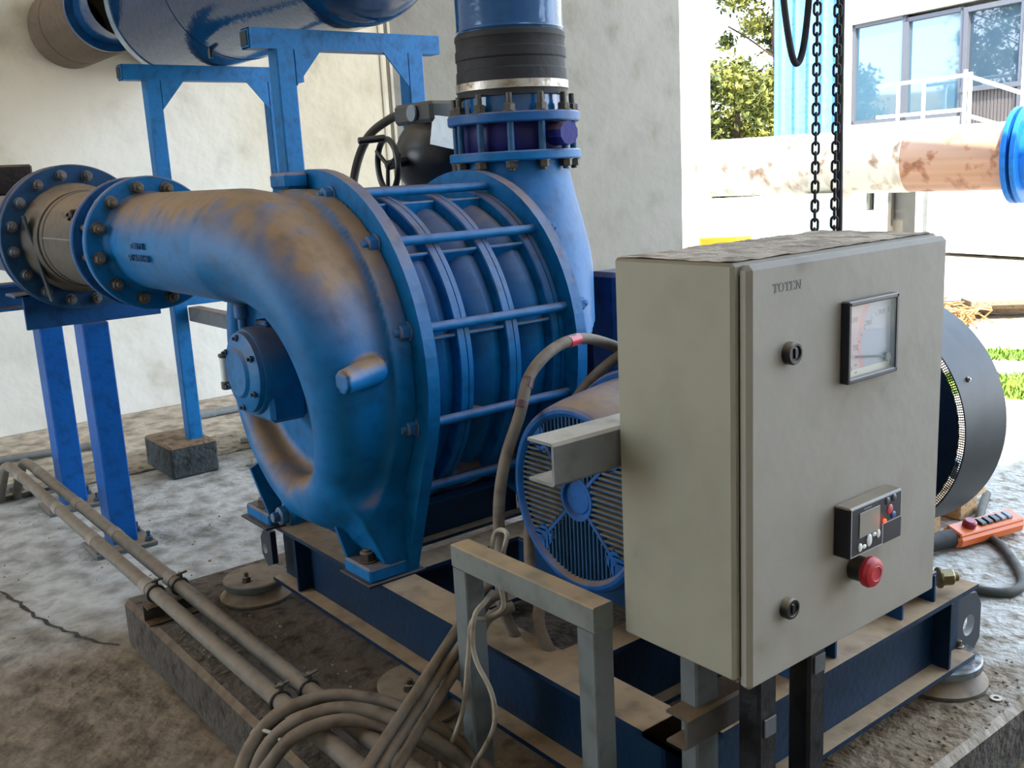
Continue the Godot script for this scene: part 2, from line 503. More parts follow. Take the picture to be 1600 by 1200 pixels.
func floor_and_plinth() -> void:
	# slabs either side of the pipe trench
	for s in [[-5.1, -4.22, 0], [-4.0, 3.0, 1]]:
		var b := Mb.new(Color.WHITE)
		var z0: float = s[0]; var z1: float = s[1]
		var nx := 100; var nzc := int((z1 - z0) / 0.06)
		var grey := Color("b3aba0").srgb_to_linear(); var brown := Color("826d56").srgb_to_linear(); var sand := Color("b9a78f").srgb_to_linear()
		for i in nx:
			for k in nzc:
				var x0 := -3.2 + 6.2 * i / nx; var x1 := -3.2 + 6.2 * (i + 1) / nx
				var a0 := lerpf(z0, z1, float(k) / nzc); var a1 := lerpf(z0, z1, float(k + 1) / nzc)
				var q := [Vector3(x0, 0, a0), Vector3(x1, 0, a0), Vector3(x1, 0, a1), Vector3(x0, 0, a1)]
				var cl: Array = []
				for p: Vector3 in q:
					var w: float = Mb.nz.get_noise_3dv(p * 3.0) * 0.5 + Mb.nz.get_noise_3dv(p * 11.0) * 0.25
					var t := grey
					t = t.lerp(brown, smoothstep(-2.9, -2.2, p.z + w * 0.9) * 0.95)
					t = t.lerp(sand, smoothstep(-3.85, -4.1, p.z + w * 0.25))
					t = t.lerp(brown, smoothstep(0.45, 0.1, p.x + w) * smoothstep(-4.2, -3.2, p.z) * 0.6)
					cl.append(t)
				for tri_ in [[0, 1, 2], [0, 2, 3]]:
					for j in tri_:
						b.v.append(q[j]); b.n.append(Vector3.UP); b.c.append(cl[j])
		for face in [[Vector3(-3.2, 0, z0), Vector3(3.0, 0, z0), Vector3(0, 0, -1)], [Vector3(-3.2, 0, z1), Vector3(3.0, 0, z1), Vector3(0, 0, 1)]]:
			b.base = grey
			b.quad(face[0], face[1], face[1] + Vector3(0, -0.3, 0), face[0] + Vector3(0, -0.3, 0), face[2])
		b.quad(Vector3(3.0, 0, z0), Vector3(3.0, 0, z1), Vector3(3.0, -0.3, z1), Vector3(3.0, -0.3, z0), Vector3.RIGHT)
		b.quad(Vector3(-3.2, -0.3, z0), Vector3(3.0, -0.3, z0), Vector3(3.0, -0.3, z1), Vector3(-3.2, -0.3, z1), Vector3.DOWN)
		struct("floor", b, M.conc, ["dusty sand coloured concrete floor along the back wall", "dusty concrete floor of the machine bay"][s[2]])
	var t := Mb.new(Color("2d2a27"))
	t.box(Vector3(-0.1, -0.32, -4.11), Vector3(6.2, 0.04, 0.22), 0.002)
	struct("floor", t, M.conc, "bottom of the narrow pipe trench in the floor")
	# concrete plinth under the whole machine, worn edges
	var prof := PackedVector2Array()
	var p := Mb.new(Color("4a443c"), 0.75, Color("6b5947"))
	p.vary = 0.3
	p.box(Vector3(1.81, 0.065, -1.57), Vector3(2.38, 0.13, 1.69), 0.012, Basis(), 0.05)
	var pale := Color("c4bfb6").srgb_to_linear(); var tan_ := Color("8a755c").srgb_to_linear()
	for i in p.v.size():
		var q := p.v[i]
		if p.n[i].y > 0.5:
			var w := nz3(q * 8.0) * 0.35 + nz3(q * 25.0) * 0.2
			p.c[i] = p.c[i].lerp(tan_, smoothstep(-1.55, -1.2, q.z + w) * 0.8)
			p.c[i] = p.c[i].lerp(pale, smoothstep(1.6, 2.05, q.x + w))
	var plinth := single("machine_plinth", p, M.rough, "low dusty concrete plinth carrying the blue base frame", "plinth")
	plinth.set_meta("kind", "structure")

# ------------------------------------------------------------------ blower
func volute(p: Vector3) -> float:
	var dy := p.y - AY; var dz := p.z - AZ
	var r := sqrt(dy * dy + dz * dz)
	var th := rad_to_deg(atan2(dy, dz))            # 90 on top, 0 towards the cabinet side
	if th > 100.0: th -= 360.0
	var k := clampf((90.0 - th) / 300.0, 0.0, 1.0)
	var rho := lerpf(0.109, 0.028, 1.0 - pow(1.0 - k, 1.9))
	var ro := 0.348 - 0.02 * smoothstep(95.0, 50.0, th) - 0.03 * smoothstep(-50.0, -130.0, th)
	var cx := 0.885 - rho
	var along := p.x - cx
	if along > 0.0: along *= rho / (0.924 - cx)
	var d := Vector2(r - (ro - rho), along).length() - rho
	if p.x > cx: d = smin(d, maxf(absf(r - (ro - rho)) - rho + 0.033, p.x - 0.925), 0.032)
	# straight inlet pipe
	var px := p.x - 0.776
	if px > 0.0: px *= lerpf(1.0, 0.109 / 0.148, smoothstep(AZ - 0.2, AZ, p.z))
	var q := Vector2(px, p.y - 0.9965).length() - 0.109
	var dp := maxf(q, maxf(p.z - AZ, -2.33 - p.z))
	d = minf(d, dp)
	# cover towards the shaft
	var cov := maxf(r - 0.34, absf(p.x - 0.9) - 0.022)
	var cone := maxf(r - lerpf(0.08, 0.17, clampf((p.x - 0.84) / 0.06, 0.0, 1.0)), absf(p.x - 0.88) - 0.04)
	d = smin(d, minf(cov, cone), 0.03)
	# blind boss on the flank, tapering back into the casing
	var ba := Vector3(0.752, 0.786, -1.424); var bb := Vector3(0.84, 0.786, -1.475)
	var bt := clampf((p - ba).dot(bb - ba) / (bb - ba).length_squared(), 0.0, 1.0)
	var boss := maxf((p - ba.lerp(bb, bt)).length() - lerpf(0.0205, 0.026, bt), 0.752 - p.x)
	d = smin(d, boss, 0.008)
	# swelling down to the near foot
	var t := clampf((p.y - 0.38) / 0.17, 0.0, 1.0)
	var f := Vector3(absf(p.x - lerpf(0.908, 0.87, t)) - lerpf(0.02, 0.05, t), absf(p.y - 0.445) - 0.065, absf(p.z - lerpf(-1.595, -1.64, t)) - lerpf(0.043, 0.09, t))
	var foot := Vector3(maxf(f.x, 0), maxf(f.y, 0), maxf(f.z, 0)).length() + minf(maxf(f.x, maxf(f.y, f.z)), 0.0)
	d = smin(d, foot - 0.006, 0.075)
	# drain boss at the bottom
	var dr := p - Vector3(0.86, 0.447, -1.82)
	d = smin(d, maxf(Vector2(dr.y, dr.z).length() - 0.026, absf(dr.x) - 0.05), 0.01)
	return d

func outlet_field(p: Vector3) -> float:
	var dy := p.y - AY; var dz := p.z - AZ
	var r := sqrt(dy * dy + dz * dz)
	var qx := absf(p.x - 1.405) - 0.03; var qr := r - 0.135
	var d := Vector2(maxf(qx, 0), maxf(qr, 0)).length() + minf(maxf(qx, qr), 0.0) - 0.06
	var rad := 0.12 + 0.068 * smoothstep(1.14, 0.86, p.y)
	var pipe := maxf((Vector2(p.x - lerpf(1.42, 1.447, smoothstep(0.85, 1.1, p.y)), p.z + 1.81).length() - rad) * 0.9, maxf(AY - p.y, p.y - 1.14))
	d = smin(d, pipe, 0.05)
	var base := maxf(r - 0.3, absf(p.x - 1.33) - 0.02)
	return smin(d, base, 0.03)

func smin(a: float, b: float, k: float) -> float:
	var h := maxf(k - absf(a - b), 0.0) / k
	return minf(a, b) - h * h * k * 0.25

func plate_poly(R: float) -> PackedVector2Array:      # (z, y) outline of a casing end plate with its two feet
	var q := PackedVector2Array()
	q.append(Vector2(-1.545, 0.3684))
	for i in 45:
		var a := deg_to_rad(lerpf(-18.0, 198.0, i / 44.0))
		q.append(Vector2(AZ + cos(a) * R, AY + sin(a) * R))
	q.append_array(PackedVector2Array([Vector2(-2.105, 0.3684), Vector2(-1.985, 0.3684), Vector2(-1.965, 0.41), Vector2(-1.91, 0.43), Vector2(-1.74, 0.43), Vector2(-1.67, 0.41), Vector2(-1.645, 0.3684)]))
	return q

func blower() -> void:
	var t := thing("blower", Vector3(1.13, 0.33, AZ), "large blue multistage centrifugal blower with ribbed stage rings and curved inlet horn", "blower")
	var b := Mb.new(BLUE, 1.3, DUSTC)
	b.net(volute, Vector3(0.64, 0.375, -2.36), Vector3(0.945, 1.13, -1.38), 0.008)
	var inlet := part("inlet_casing", b, M.paint, t)
	# flange of the inlet horn
	b = Mb.new(BLUE, 0.6, DUSTC)
	b.lathe(Vector3(0.772, 0.992, -2.33), Vector3(0, 0, 1), [Vector2(0, 0.1), Vector2(0, 0.149), Vector2(0.003, 0.152), Vector2(0.021, 0.152), Vector2(0.024, 0.149), Vector2(0.024, 0.118), Vector2(0.036, 0.111), Vector2(0.045, 0.1)], 72)
	part("inlet_flange", b, M.paint, inlet)
	# cast lettering on the horn, reading upside down
	for s in [["T-2-1W02-", 1.0], ["FA-1262-A1-266", 0.975]]:
		var tm := TextMesh.new()
		var f := SystemFont.new(); f.font_names = PackedStringArray(["Droid Sans"])
		tm.font = f; tm.text = s[0]; tm.font_size = 20; tm.pixel_size = 0.00085; tm.depth = 0.006; tm.curve_step = 2.0
		var y: float = s[1]
		var dx := sqrt(maxf(0.0, 0.112 * 0.112 - pow(y - 0.992, 2)))
		var nn := Vector3(-dx, y - 0.992, 0).normalized()
		var rt := Vector3(0, 0, -1)
		var bs := Basis(rt, nn.cross(rt), nn)
		shared("cast_lettering", tm, M.lett if M.has("lett") else solid(Color("0a5486"), 0.5), inlet, Vector3(0.773 - dx + 0.002, y, -2.09), bs)
	# end plates with feet
	for s in [[0.92, 0.378, "front"], [1.288, 0.362, "rear"]]:
		b = Mb.new(BLUE, 0.8, DUSTC)
		b.extr(plate_poly(s[1]), Vector3(s[0], 0, 0), Vector3(s[0] + 0.025, 0, 0), Vector3.UP)
		var fixed := Mb.new(BLUE, 0.8, DUSTC)
		# extr lays its side axis along -z for a run along +x: mirror the outline
		var poly := PackedVector2Array()
		for q in plate_poly(s[1]): poly.append(Vector2(-q.x, q.y))
		fixed.extr(poly, Vector3(s[0], 0, 0), Vector3(s[0] + 0.025, 0, 0), Vector3.UP)
		var pl := part("end_plate", fixed, M.paint, t)
		for z in [-1.594, -2.045]:
			var fb := Mb.new(BLUE, 0.9, DUSTC)
			var x0: float = s[0] + (-0.028 if s[2] == "front" else 0.05)
			fb.box(Vector3(x0 + 0.002, 0.3824, z), Vector3(0.112, 0.028, 0.1 if z > -1.8 else 0.12), 0.004)
			part("foot", fb, M.paint, pl)
			if s[2] == "front":
				var wb := Mb.new(BLUE, 0.6, DUSTC)
				wb.extr(PackedVector2Array([Vector2(0.842, 0.394), Vector2(0.921, 0.394), Vector2(0.921, 0.56), Vector2(0.81, 0.51)]), Vector3(0, 0, z - 0.049 if z > -1.8 else z + 0.05), Vector3(0, 0, z - 0.039 if z > -1.8 else z + 0.06), Vector3.UP)
				part("foot_web", wb, M.paint, pl)
	b = Mb.new(BLUE, 0.9, DUSTC)
	b.box(Vector3(0.895, 1.115, -1.84), Vector3(0.05, 0.032, 0.075), 0.006)
	part("lifting_pad", b, M.paint, t)
	# three stage castings
	for k in 3:
		var xs := 0.945 + 0.1143 * k; var xe := xs + 0.1143
		b = Mb.new(BLUE, 0.6, DUSTC)
		b.lathe(Vector3(0, AY, AZ), Vector3.RIGHT, [Vector2(xs, 0.2), Vector2(xs, 0.258), Vector2(xs + 0.012, 0.262), Vector2(xs + 0.028, 0.282), Vector2(xs + 0.046, 0.3), Vector2(xs + 0.063, 0.306), Vector2(xs + 0.078, 0.303), Vector2(xs + 0.084, 0.3), Vector2(xs + 0.084, 0.322), Vector2(xs + 0.086, 0.325), Vector2(xe - 0.0135, 0.325), Vector2(xe - 0.0135, 0.319), Vector2(xe - 0.0115, 0.319), Vector2(xe - 0.0115, 0.325), Vector2(xe - 0.001, 0.325), Vector2(xe, 0.322), Vector2(xe, 0.2)], 120)
		var st := part("stage_casing", b, M.paint, t)
		for j in 12:
			var a := deg_to_rad(11.5 + 30.0 * j)
			var d := Vector3(0, sin(a), cos(a))
			var bs := Basis(Vector3.RIGHT, d, Vector3.RIGHT.cross(d))
			var rb := Mb.new(BLUE, 1.0, DUSTC)
			rb.box(Vector3(xs + 0.043, AY, AZ) + d * 0.283, Vector3(0.085, 0.076, 0.007), 0.002, bs, 0.03)
			part("rib", rb, M.paint, st)
	# tie rods
	var nut := nut_mesh(0.0155, 0.021, 0.011, Color("2a6398"), 0.45)
	for j in 12:
		var a := deg_to_rad(14.8 + 30.0 * j)
		var o := Vector3(0, AY + sin(a) * 0.338, AZ + cos(a) * 0.338)
		b = Mb.new(BLUE, 0.5, DUSTC)
		b.cyl(o + Vector3(0.921, 0, 0), o + Vector3(1.315, 0, 0), 0.0092, 14)
		var rod := part("tie_rod", b, M.paint, t)
		shared("nut", nut, M.paint, rod, o + Vector3(0.92, 0, 0), aim(Vector3.LEFT))
		shared("nut", nut, M.paint, rod, o + Vector3(1.313, 0, 0), aim(Vector3.RIGHT))
	# foot bolts
	var fbolt := nut_mesh(0.017, 0.02, 0.004, Color("4a3f38"), 0.7)
	for q in [Vector3(0.862, 0.3965, -1.59), Vector3(0.862, 0.3965, -2.05)]: shared("foot_bolt", fbolt, M.darksteel, t, q)
	# bearing housing standing out of the inlet horn
	b = Mb.new(BLUE, 0.6, DUSTC)
	b.lathe(Vector3(0, AY, AZ), Vector3.RIGHT, [Vector2(0.728, 0), Vector2(0.728, 0.044), Vector2(0.734, 0.05), Vector2(0.738, 0.07), Vector2(0.742, 0.078), Vector2(0.752, 0.08), Vector2(0.752, 0.083), Vector2(0.76, 0.086), Vector2(0.835, 0.086), Vector2(0.84, 0.08), Vector2(0.84, 0.06), Vector2(0.875, 0.066), Vector2(0.9, 0.09)], 48)
	b.box(Vector3(0.798, AY - 0.045, AZ), Vector3(0.076, 0.1, 0.15), 0.008)
	var bh := part("bearing_housing", b, M.paint, t)
	var sb := nut_mesh(0.0065, 0.008, 0.006, Color("274a6b"), 0.3)
	for j in 6:
		var a := deg_to_rad(30.0 + 60.0 * j)
		shared("cover_bolt", sb, M.paint, bh, Vector3(0.741, AY + sin(a) * 0.068, AZ + cos(a) * 0.068), aim(Vector3.LEFT))
	b = Mb.new(Color("2b5f92"), 0.5, DUSTC)
	b.cyl(Vector3(0.765, AY + 0.08, AZ - 0.03), Vector3(0.765, AY + 0.105, AZ - 0.03), 0.009, 12)
	b.cyl(Vector3(0.765, AY + 0.1, AZ - 0.03), Vector3(0.765, AY + 0.13, AZ - 0.03), 0.0145, 12, 0.003)
	b.cyl(Vector3(0.765, AY + 0.13, AZ - 0.03), Vector3(0.765, AY + 0.14, AZ - 0.03), 0.009, 12, 0.003)
	b.box(Vector3(0.81, AY + 0.09, AZ), Vector3(0.045, 0.012, 0.05), 0.003)
	part("breather_cap", b, M.paint, bh)
	b = Mb.new(Color("5a7a78"), 0.5, DUSTC)
	b.box(Vector3(0.852, AY + 0.085, AZ + 0.03), Vector3(0.03, 0.034, 0.034), 0.004)
	part("sensor_block", b, M.paint, bh)
	for j in 8:
		var a := deg_to_rad(20.0 + 45.0 * j)
		var d := Vector3(0, sin(a), cos(a))
		var rb := Mb.new(Color("12406e"), 0.4, DUSTC)
		rb.box(Vector3(0.868, AY, AZ) + d * 0.078, Vector3(0.05, 0.03, 0.01), 0.002, Basis(Vector3.RIGHT, d, Vector3.RIGHT.cross(d)))
		part("bearing_rib", rb, M.paint, bh)
	b = Mb.new(Color("c9ccc6"))
	b.cyl(Vector3(0.742, AY - 0.028, AZ - 0.088), Vector3(0.742, AY + 0.02, AZ - 0.088), 0.009, 12)
	part("oil_sight_glass", b, M.plastic, bh)
	b = Mb.new(Color("3a3d33"), 0.3)
	b.cyl(Vector3(0.742, AY - 0.045, AZ - 0.088), Vector3(0.742, AY - 0.028, AZ - 0.088), 0.011, 12, 0.002)
	part("sight_glass_cap", b, M.plastic, bh)
	b = Mb.new(Color("3a3d33"), 0.3)
	b.cyl(Vector3(0.742, AY + 0.02, AZ - 0.088), Vector3(0.742, AY + 0.028, AZ - 0.088), 0.011, 12, 0.002)
	part("sight_glass_cap", b, M.plastic, bh)
	# drain plug
	shared("drain_plug", nut_mesh(0.02, 0.02, 0.014, Color("2c5f86"), 0.3), M.paint, t, Vector3(0.81, 0.447, -1.82), aim(Vector3.LEFT))
	# outlet casing with its riser
	b = Mb.new(BLUE, 0.8, DUSTC)
	b.net(outlet_field, Vector3(1.3, 0.4, -2.16), Vector3(1.59, 1.15, -1.45), 0.011)
	var oc := part("outlet_casing", b, M.paint, t)
	b = Mb.new(BLUE, 0.5, DUSTC)
	b.lathe(Vector3(1.447, 1.133, -1.81), Vector3.UP, [Vector2(0, 0.11), Vector2(0, 0.147), Vector2(0.003, 0.15), Vector2(0.018, 0.15), Vector2(0.021, 0.147), Vector2(0.021, 0.11)], 72)
	part("outlet_flange", b, M.paint, oc)

# ------------------------------------------------------------------ pipework left of the blower
func flange(o: Vector3, axis: Vector3, R: float, ri: float, th: float, col: Color, d := 0.5) -> Mb:
	var b := Mb.new(col, d, DUSTC)
	return b.lathe(o, axis, [Vector2(0, ri), Vector2(0, R - 0.003), Vector2(0.003, R), Vector2(th - 0.003, R), Vector2(th, R - 0.003), Vector2(th, ri), Vector2(0, ri)], 80)

func inlet_line() -> void:
	var cx := 0.772; var cy := 0.992
	var o := Vector3(cx, cy, 0)
	var t := thing("inlet_spool", Vector3(cx, cy - 0.2, -2.66), "dusty inlet pipe spool with bolted blue flanges left of the blower", "pipe")
	part("flange", flange(o + Vector3(0, 0, -2.435), Vector3(0, 0, 1), 0.152, 0.09, 0.022, Color("164f87"), 0.6), M.paint, t)
	# rounded collar, rubber joint and rolled sheet body
	var b := Mb.new(Color("4c463d"), 1.0, Color("826a50"))
	b.lathe(o, Vector3(0, 0, 1), [Vector2(-2.92, 0.1), Vector2(-2.92, 0.15), Vector2(-2.9, 0.148), Vector2(-2.872, 0.139), Vector2(-2.85, 0.131), Vector2(-2.83, 0.129), Vector2(-2.828, 0.122), Vector2(-2.82, 0.122), Vector2(-2.818, 0.1265), Vector2(-2.79, 0.1265), Vector2(-2.788, 0.124), Vector2(-2.52, 0.124), Vector2(-2.518, 0.1265), Vector2(-2.49, 0.1265), Vector2(-2.485, 0.12), Vector2(-2.47, 0.121), Vector2(-2.455, 0.129), Vector2(-2.44, 0.135), Vector2(-2.433, 0.137), Vector2(-2.433, 0.1)], 96)
	var body := part("pipe_body", b, M.dull, t)
	b = Mb.new(Color("6d675c"), 0.5)
	b.box(o + Vector3(-0.1238, 0.012, -2.655), Vector3(0.004, 0.005, 0.265), 0.001)
	part("weld_seam", b, M.dull, body)
	# band clamp with its screw
	b = Mb.new(Color("4b4038"), 0.5)
	b.tube([o + Vector3(-0.127, 0.062, -2.5), o + Vector3(-0.122, 0.075, -2.57)], 0.0042, 8, 1)
	b.box(o + Vector3(-0.118, 0.075, -2.49), Vector3(0.02, 0.02, 0.014), 0.003)
	b.cyl(o + Vector3(-0.122, 0.07, -2.54), o + Vector3(-0.122, 0.07, -2.515), 0.008, 8)
	part("clamp_screw", b, M.darksteel, t)
	part("flange", flange(o + Vector3(0, 0, -2.945), Vector3(0, 0, 1), 0.2, 0.1, 0.024, Color("1a4266"), 0.5), M.paint, t)
	part("flange", flange(o + Vector3(0, 0, -2.99), Vector3(0, 0, 1), 0.2, 0.1, 0.024, Color("1a4266"), 0.5), M.paint, t)
	var nut := nut_mesh(0.0128, 0.018, 0.012, Color("4a4d50"), 0.4)
	for j in 12:
		var a := deg_to_rad(11.0 + 30.0 * j)
		var d := Vector3(cos(a), sin(a), 0)
		shared("flange_bolt", nut, M.darksteel, t, o + d * 0.128 + Vector3(0, 0, -2.306), aim(Vector3(0, 0, 1)))
		var sh := Mb.new(Color("5c4c42"), 0.4)
		sh.cyl(o + d * 0.128 + Vector3(0, 0, -2.45), o + d * 0.128 + Vector3(0, 0, -2.3), 0.0085, 10)
		part("stud", sh, M.darksteel, t)
	var nut2 := nut_mesh(0.013, 0.018, 0.01, Color("35506a"), 0.5)
	for j in 16:
		var a := deg_to_rad(8.0 + 22.5 * j)
		shared("flange_bolt", nut2, M.darksteel, t, o + Vector3(cos(a), sin(a), 0) * 0.172 + Vector3(0, 0, -2.921), aim(Vector3(0, 0, 1)))
	b = Mb.new(Color("1a4266"), 0.6, DUSTC)
	b.lathe(o, Vector3(0, 0, 1), [Vector2(-3.8, 0.13), Vector2(-2.99, 0.13)], 48)
	part("upstream_pipe", b, M.paint, t)
	# stay strap on the near side of the big flange
	b = Mb.new(Color("39434c"), 0.5, DUSTC)
	b.extr(rect(0.006, 0.026, 0.001), o + Vector3(-0.145, 0.07, -2.87), o + Vector3(-0.105, -0.16, -2.87), Vector3(0, 0, 1))
	part("stay_strap", b, M.paint, t)
	# dark box on the valve at the edge of the picture
	b = Mb.new(Color("2b211d"), 0.5)
	b.box(Vector3(0.63, 1.16, -3.2), Vector3(0.2, 0.085, 0.12), 0.006)
	single("valve_gearbox", b, M.darksteel, "dark brown valve gearbox at the left edge above the big flange", "gearbox", "")

func inlet_supports() -> void:
	var t: Node3D
	var b: Mb
	for s in [[-3.14, 0.65, 1.045, 0.728, 0.832, "front"], [-3.7, 0.45, 1.0, 0.733, 0.823, "rear"]]:
		var z: float = s[0]
		var lab: String = "blue pipe support with wide beam and single broad leg under the inlet spool" if s[5] == "front" else "blue pipe support behind the first, its leg crossed by both dusty conduits"
		t = thing("pipe_support", Vector3(0.84, 0, z), lab, "support", "")
		b = Mb.new(Color("154a80"), 0.9, DUSTC)
		b.extr(chan(0.11, s[4] - s[3], 0.008), Vector3(s[1], (s[3] + s[4]) / 2, z - 0.055), Vector3(s[2], (s[3] + s[4]) / 2, z - 0.055), Vector3.UP)
		if s[5] == "front":
			b = Mb.new(Color("154a80"), 0.9, DUSTC)
			b.box(Vector3((s[1] + s[2]) / 2, (s[3] + s[4]) / 2, z - 0.004), Vector3(s[2] - s[1], s[4] - s[3], 0.008), 0.002)
			b.box(Vector3((s[1] + s[2]) / 2 - 0.01, s[4] - 0.004, z - 0.06), Vector3(s[2] - s[1] + 0.02, 0.008, 0.12), 0.002)
		part("cross_beam", b, M.paint, t)
		b = Mb.new(Color("16589b"), 0.4, DUSTC)
		b.extr(chan(0.1, 0.082, 0.007), Vector3(0.842, 0.012, z - 0.05), Vector3(0.842, s[3], z - 0.05), Vector3(1, 0, 0))
		b = Mb.new(Color("0b559f"), 0.4, DUSTC)
		b.box(Vector3(0.843, s[3] / 2 + 0.005, z - 0.052), Vector3(0.078, s[3] - 0.014, 0.1), 0.004, Basis(), 0.06)
		part("leg", b, M.paint, t)
		b = Mb.new(Color("4f5a60"), 0.9, DUSTC)
		b.box(Vector3(0.83, 0.008, z - 0.03), Vector3(0.19, 0.014, 0.17), 0.002)
		part("base_plate", b, M.greyp, t)
		var ab := nut_mesh(0.012, 0.014, 0.018, Color("2f4a63"), 0.3)
		for q in [Vector3(0.755, 0.015, z + 0.035), Vector3(0.905, 0.015, z + 0.03), Vector3(0.905, 0.015, z - 0.09)]: shared("anchor_bolt", ab, M.darksteel, t, q)

# ------------------------------------------------------------------ outlet riser
func outlet_line() -> void:
	var o := Vector3(1.447, 0, -1.81)
	var t := thing("butterfly_valve", o + Vector3(0, 1.154, 0), "navy wafer butterfly valve clamped between two blue flanges on the blower outlet", "valve")
	var b := Mb.new(Color("131a5e"), 0.4, DUSTC)
	b.vary = 0.08
	b.lathe(o, Vector3.UP, [Vector2(1.154, 0.09), Vector2(1.154, 0.113), Vector2(1.16, 0.116), Vector2(1.208, 0.116), Vector2(1.214, 0.113), Vector2(1.214, 0.09)], 64)
	part("valve_body", b, M.paint, t)
	b = Mb.new(Color("232a78"), 0.8, DUSTC)
	var oct := PackedVector2Array()
	for i in 10: oct.append(Vector2(cos(TAU * (i + 0.5) / 10), sin(TAU * (i + 0.5) / 10)) * 0.0255)
	b.extr(oct, o + Vector3(0.02, 1.186, 0.1), o + Vector3(0.02, 1.186, 0.165), Vector3.UP)
	part("shaft_cap", b, M.paint, t)
	# stub and sleeve
	t = thing("outlet_riser", o + Vector3(0, 1.214, 0), "blue outlet riser with black rubber sleeve and steel clamp band above the valve", "pipe")
	part("flange", flange(o + Vector3(0, 1.214, 0), Vector3.UP, 0.15, 0.1, 0.022, Color("18568f"), 0.5), M.paint, t)
	b = Mb.new(Color("1b5c96"), 0.3, DUSTC)
	b.lathe(o, Vector3.UP, [Vector2(1.235, 0.113), Vector2(1.3, 0.113)], 64)
	part("pipe_stub", b, M.gloss, t)
	b = Mb.new(Color("1c1a1d"), 0.25, Color("4a4039"))
	b.vary = 0.35
	b.lathe(o, Vector3.UP, [Vector2(1.272, 0.113), Vector2(1.272, 0.1235), Vector2(1.305, 0.1245), Vector2(1.328, 0.1235), Vector2(1.331, 0.1215), Vector2(1.35, 0.1215), Vector2(1.353, 0.124), Vector2(1.372, 0.124), Vector2(1.375, 0.1215), Vector2(1.392, 0.122), Vector2(1.396, 0.124), Vector2(1.405, 0.123), Vector2(1.41, 0.118)], 72)
	part("rubber_sleeve", b, M.rubber, t)
	b = Mb.new(Color("b8b3ac"), 0.2)
	b.lathe(o, Vector3.UP, [Vector2(1.286, 0.121), Vector2(1.286, 0.127), Vector2(1.303, 0.127), Vector2(1.303, 0.121)], 72)
	part("clamp_band", b, M.steel, t)
	b = Mb.new(Color("1d4f7d"), 0.2, DUSTC)
	b.lathe(o, Vector3.UP, [Vector2(1.38, 0.118), Vector2(1.41, 0.1185), Vector2(1.414, 0.121), Vector2(1.42, 0.1185), Vector2(4.19, 0.1185)], 72)
	part("riser_pipe", b, M.gloss, t)
	var top := nut_mesh(0.0135, 0.017, 0.022, Color("55504a"), 0.5)
	var low := nut_mesh(0.0135, 0.016, 0.006, Color("55504a"), 0.2)
	for j in 12:
		var a := deg_to_rad(12.0 + 30.0 * j)
		var d := Vector3(cos(a), 0, sin(a)) * 0.133
		b = Mb.new(Color("27567f"), 0.2)
		b.cyl(o + d + Vector3(0, 1.12, 0), o + d + Vector3(0, 1.25, 0), 0.0078, 10)
		var st := part("stud", b, M.paint, t)
		shared("nut", top, M.darksteel, st, o + d + Vector3(0, 1.236, 0))
		shared("nut", low, M.darksteel, st, o + d + Vector3(0, 1.133, 0), aim(Vector3.DOWN, Vector3.RIGHT))
	# actuator behind the valve
	t = thing("valve_actuator", Vector3(1.447, 1.05, -2.16), "black valve actuator with handwheel and cable gland behind the riser", "actuator")
	b = Mb.new(Color("26282c"), 0.25)
	b.cyl(Vector3(1.45, 1.186, -1.95), Vector3(1.45, 1.186, -2.06), 0.035, 20)
	b.ball(Vector3(1.45, 1.155, -2.13), 0.11, Vector3(0.95, 1.0, 1.05), 28)
	b.cyl(Vector3(1.45, 1.02, -2.13), Vector3(1.45, 1.1, -2.13), 0.075, 24, 0.01)
	var body := part("housing", b, M.plastic, t)
	b = Mb.new(Color("3a3d40"), 0.4)
	b.box(Vector3(1.43, 1.262, -2.12), Vector3(0.11, 0.05, 0.17), 0.008)
	part("terminal_box", b, M.plastic, t)
	b = Mb.new(Color("77838d"))
	b.cyl(Vector3(1.372, 1.262, -2.11), Vector3(1.366, 1.262, -2.11), 0.02, 18)
	part("dial", b, M.plastic, t)
	b = Mb.new(Color("808488"))
	b.cyl(Vector3(1.42, 1.265, -2.2), Vector3(1.42, 1.265, -2.235), 0.017, 10)
	b.cyl(Vector3(1.42, 1.265, -2.235), Vector3(1.42, 1.265, -2.25), 0.013, 10)
	part("cable_gland", b, M.steel, t)
	b = Mb.new(Color("17181b"), 0.2)
	b.torus(Vector3(1.29, 1.14, -2.11), Vector3(1, 0, 0.15), 0.062, 0.0075, 36, 10)
	for k in 3:
		var a := TAU * k / 3 + 0.4
		b.cyl(Vector3(1.29, 1.14, -2.11), Vector3(1.29, 1.14 + sin(a) * 0.06, -2.11 + cos(a) * 0.06), 0.005, 8)
	b.cyl(Vector3(1.29, 1.14, -2.11), Vector3(1.36, 1.15, -2.12), 0.012, 12)
	b.cyl(Vector3(1.288, 1.205, -2.11), Vector3(1.225, 1.2, -2.13), 0.0085, 12, 0.002)
	part("handwheel", b, M.plastic, t)
	# white plastic bag hung on it
	b = Mb.new(Color("d6e2ea"))
	var pts := [Vector3(1.38, 1.253, -2.045), Vector3(1.4, 1.238, -1.945), Vector3(1.4, 1.163, -1.94), Vector3(1.37, 1.185, -2.045)]
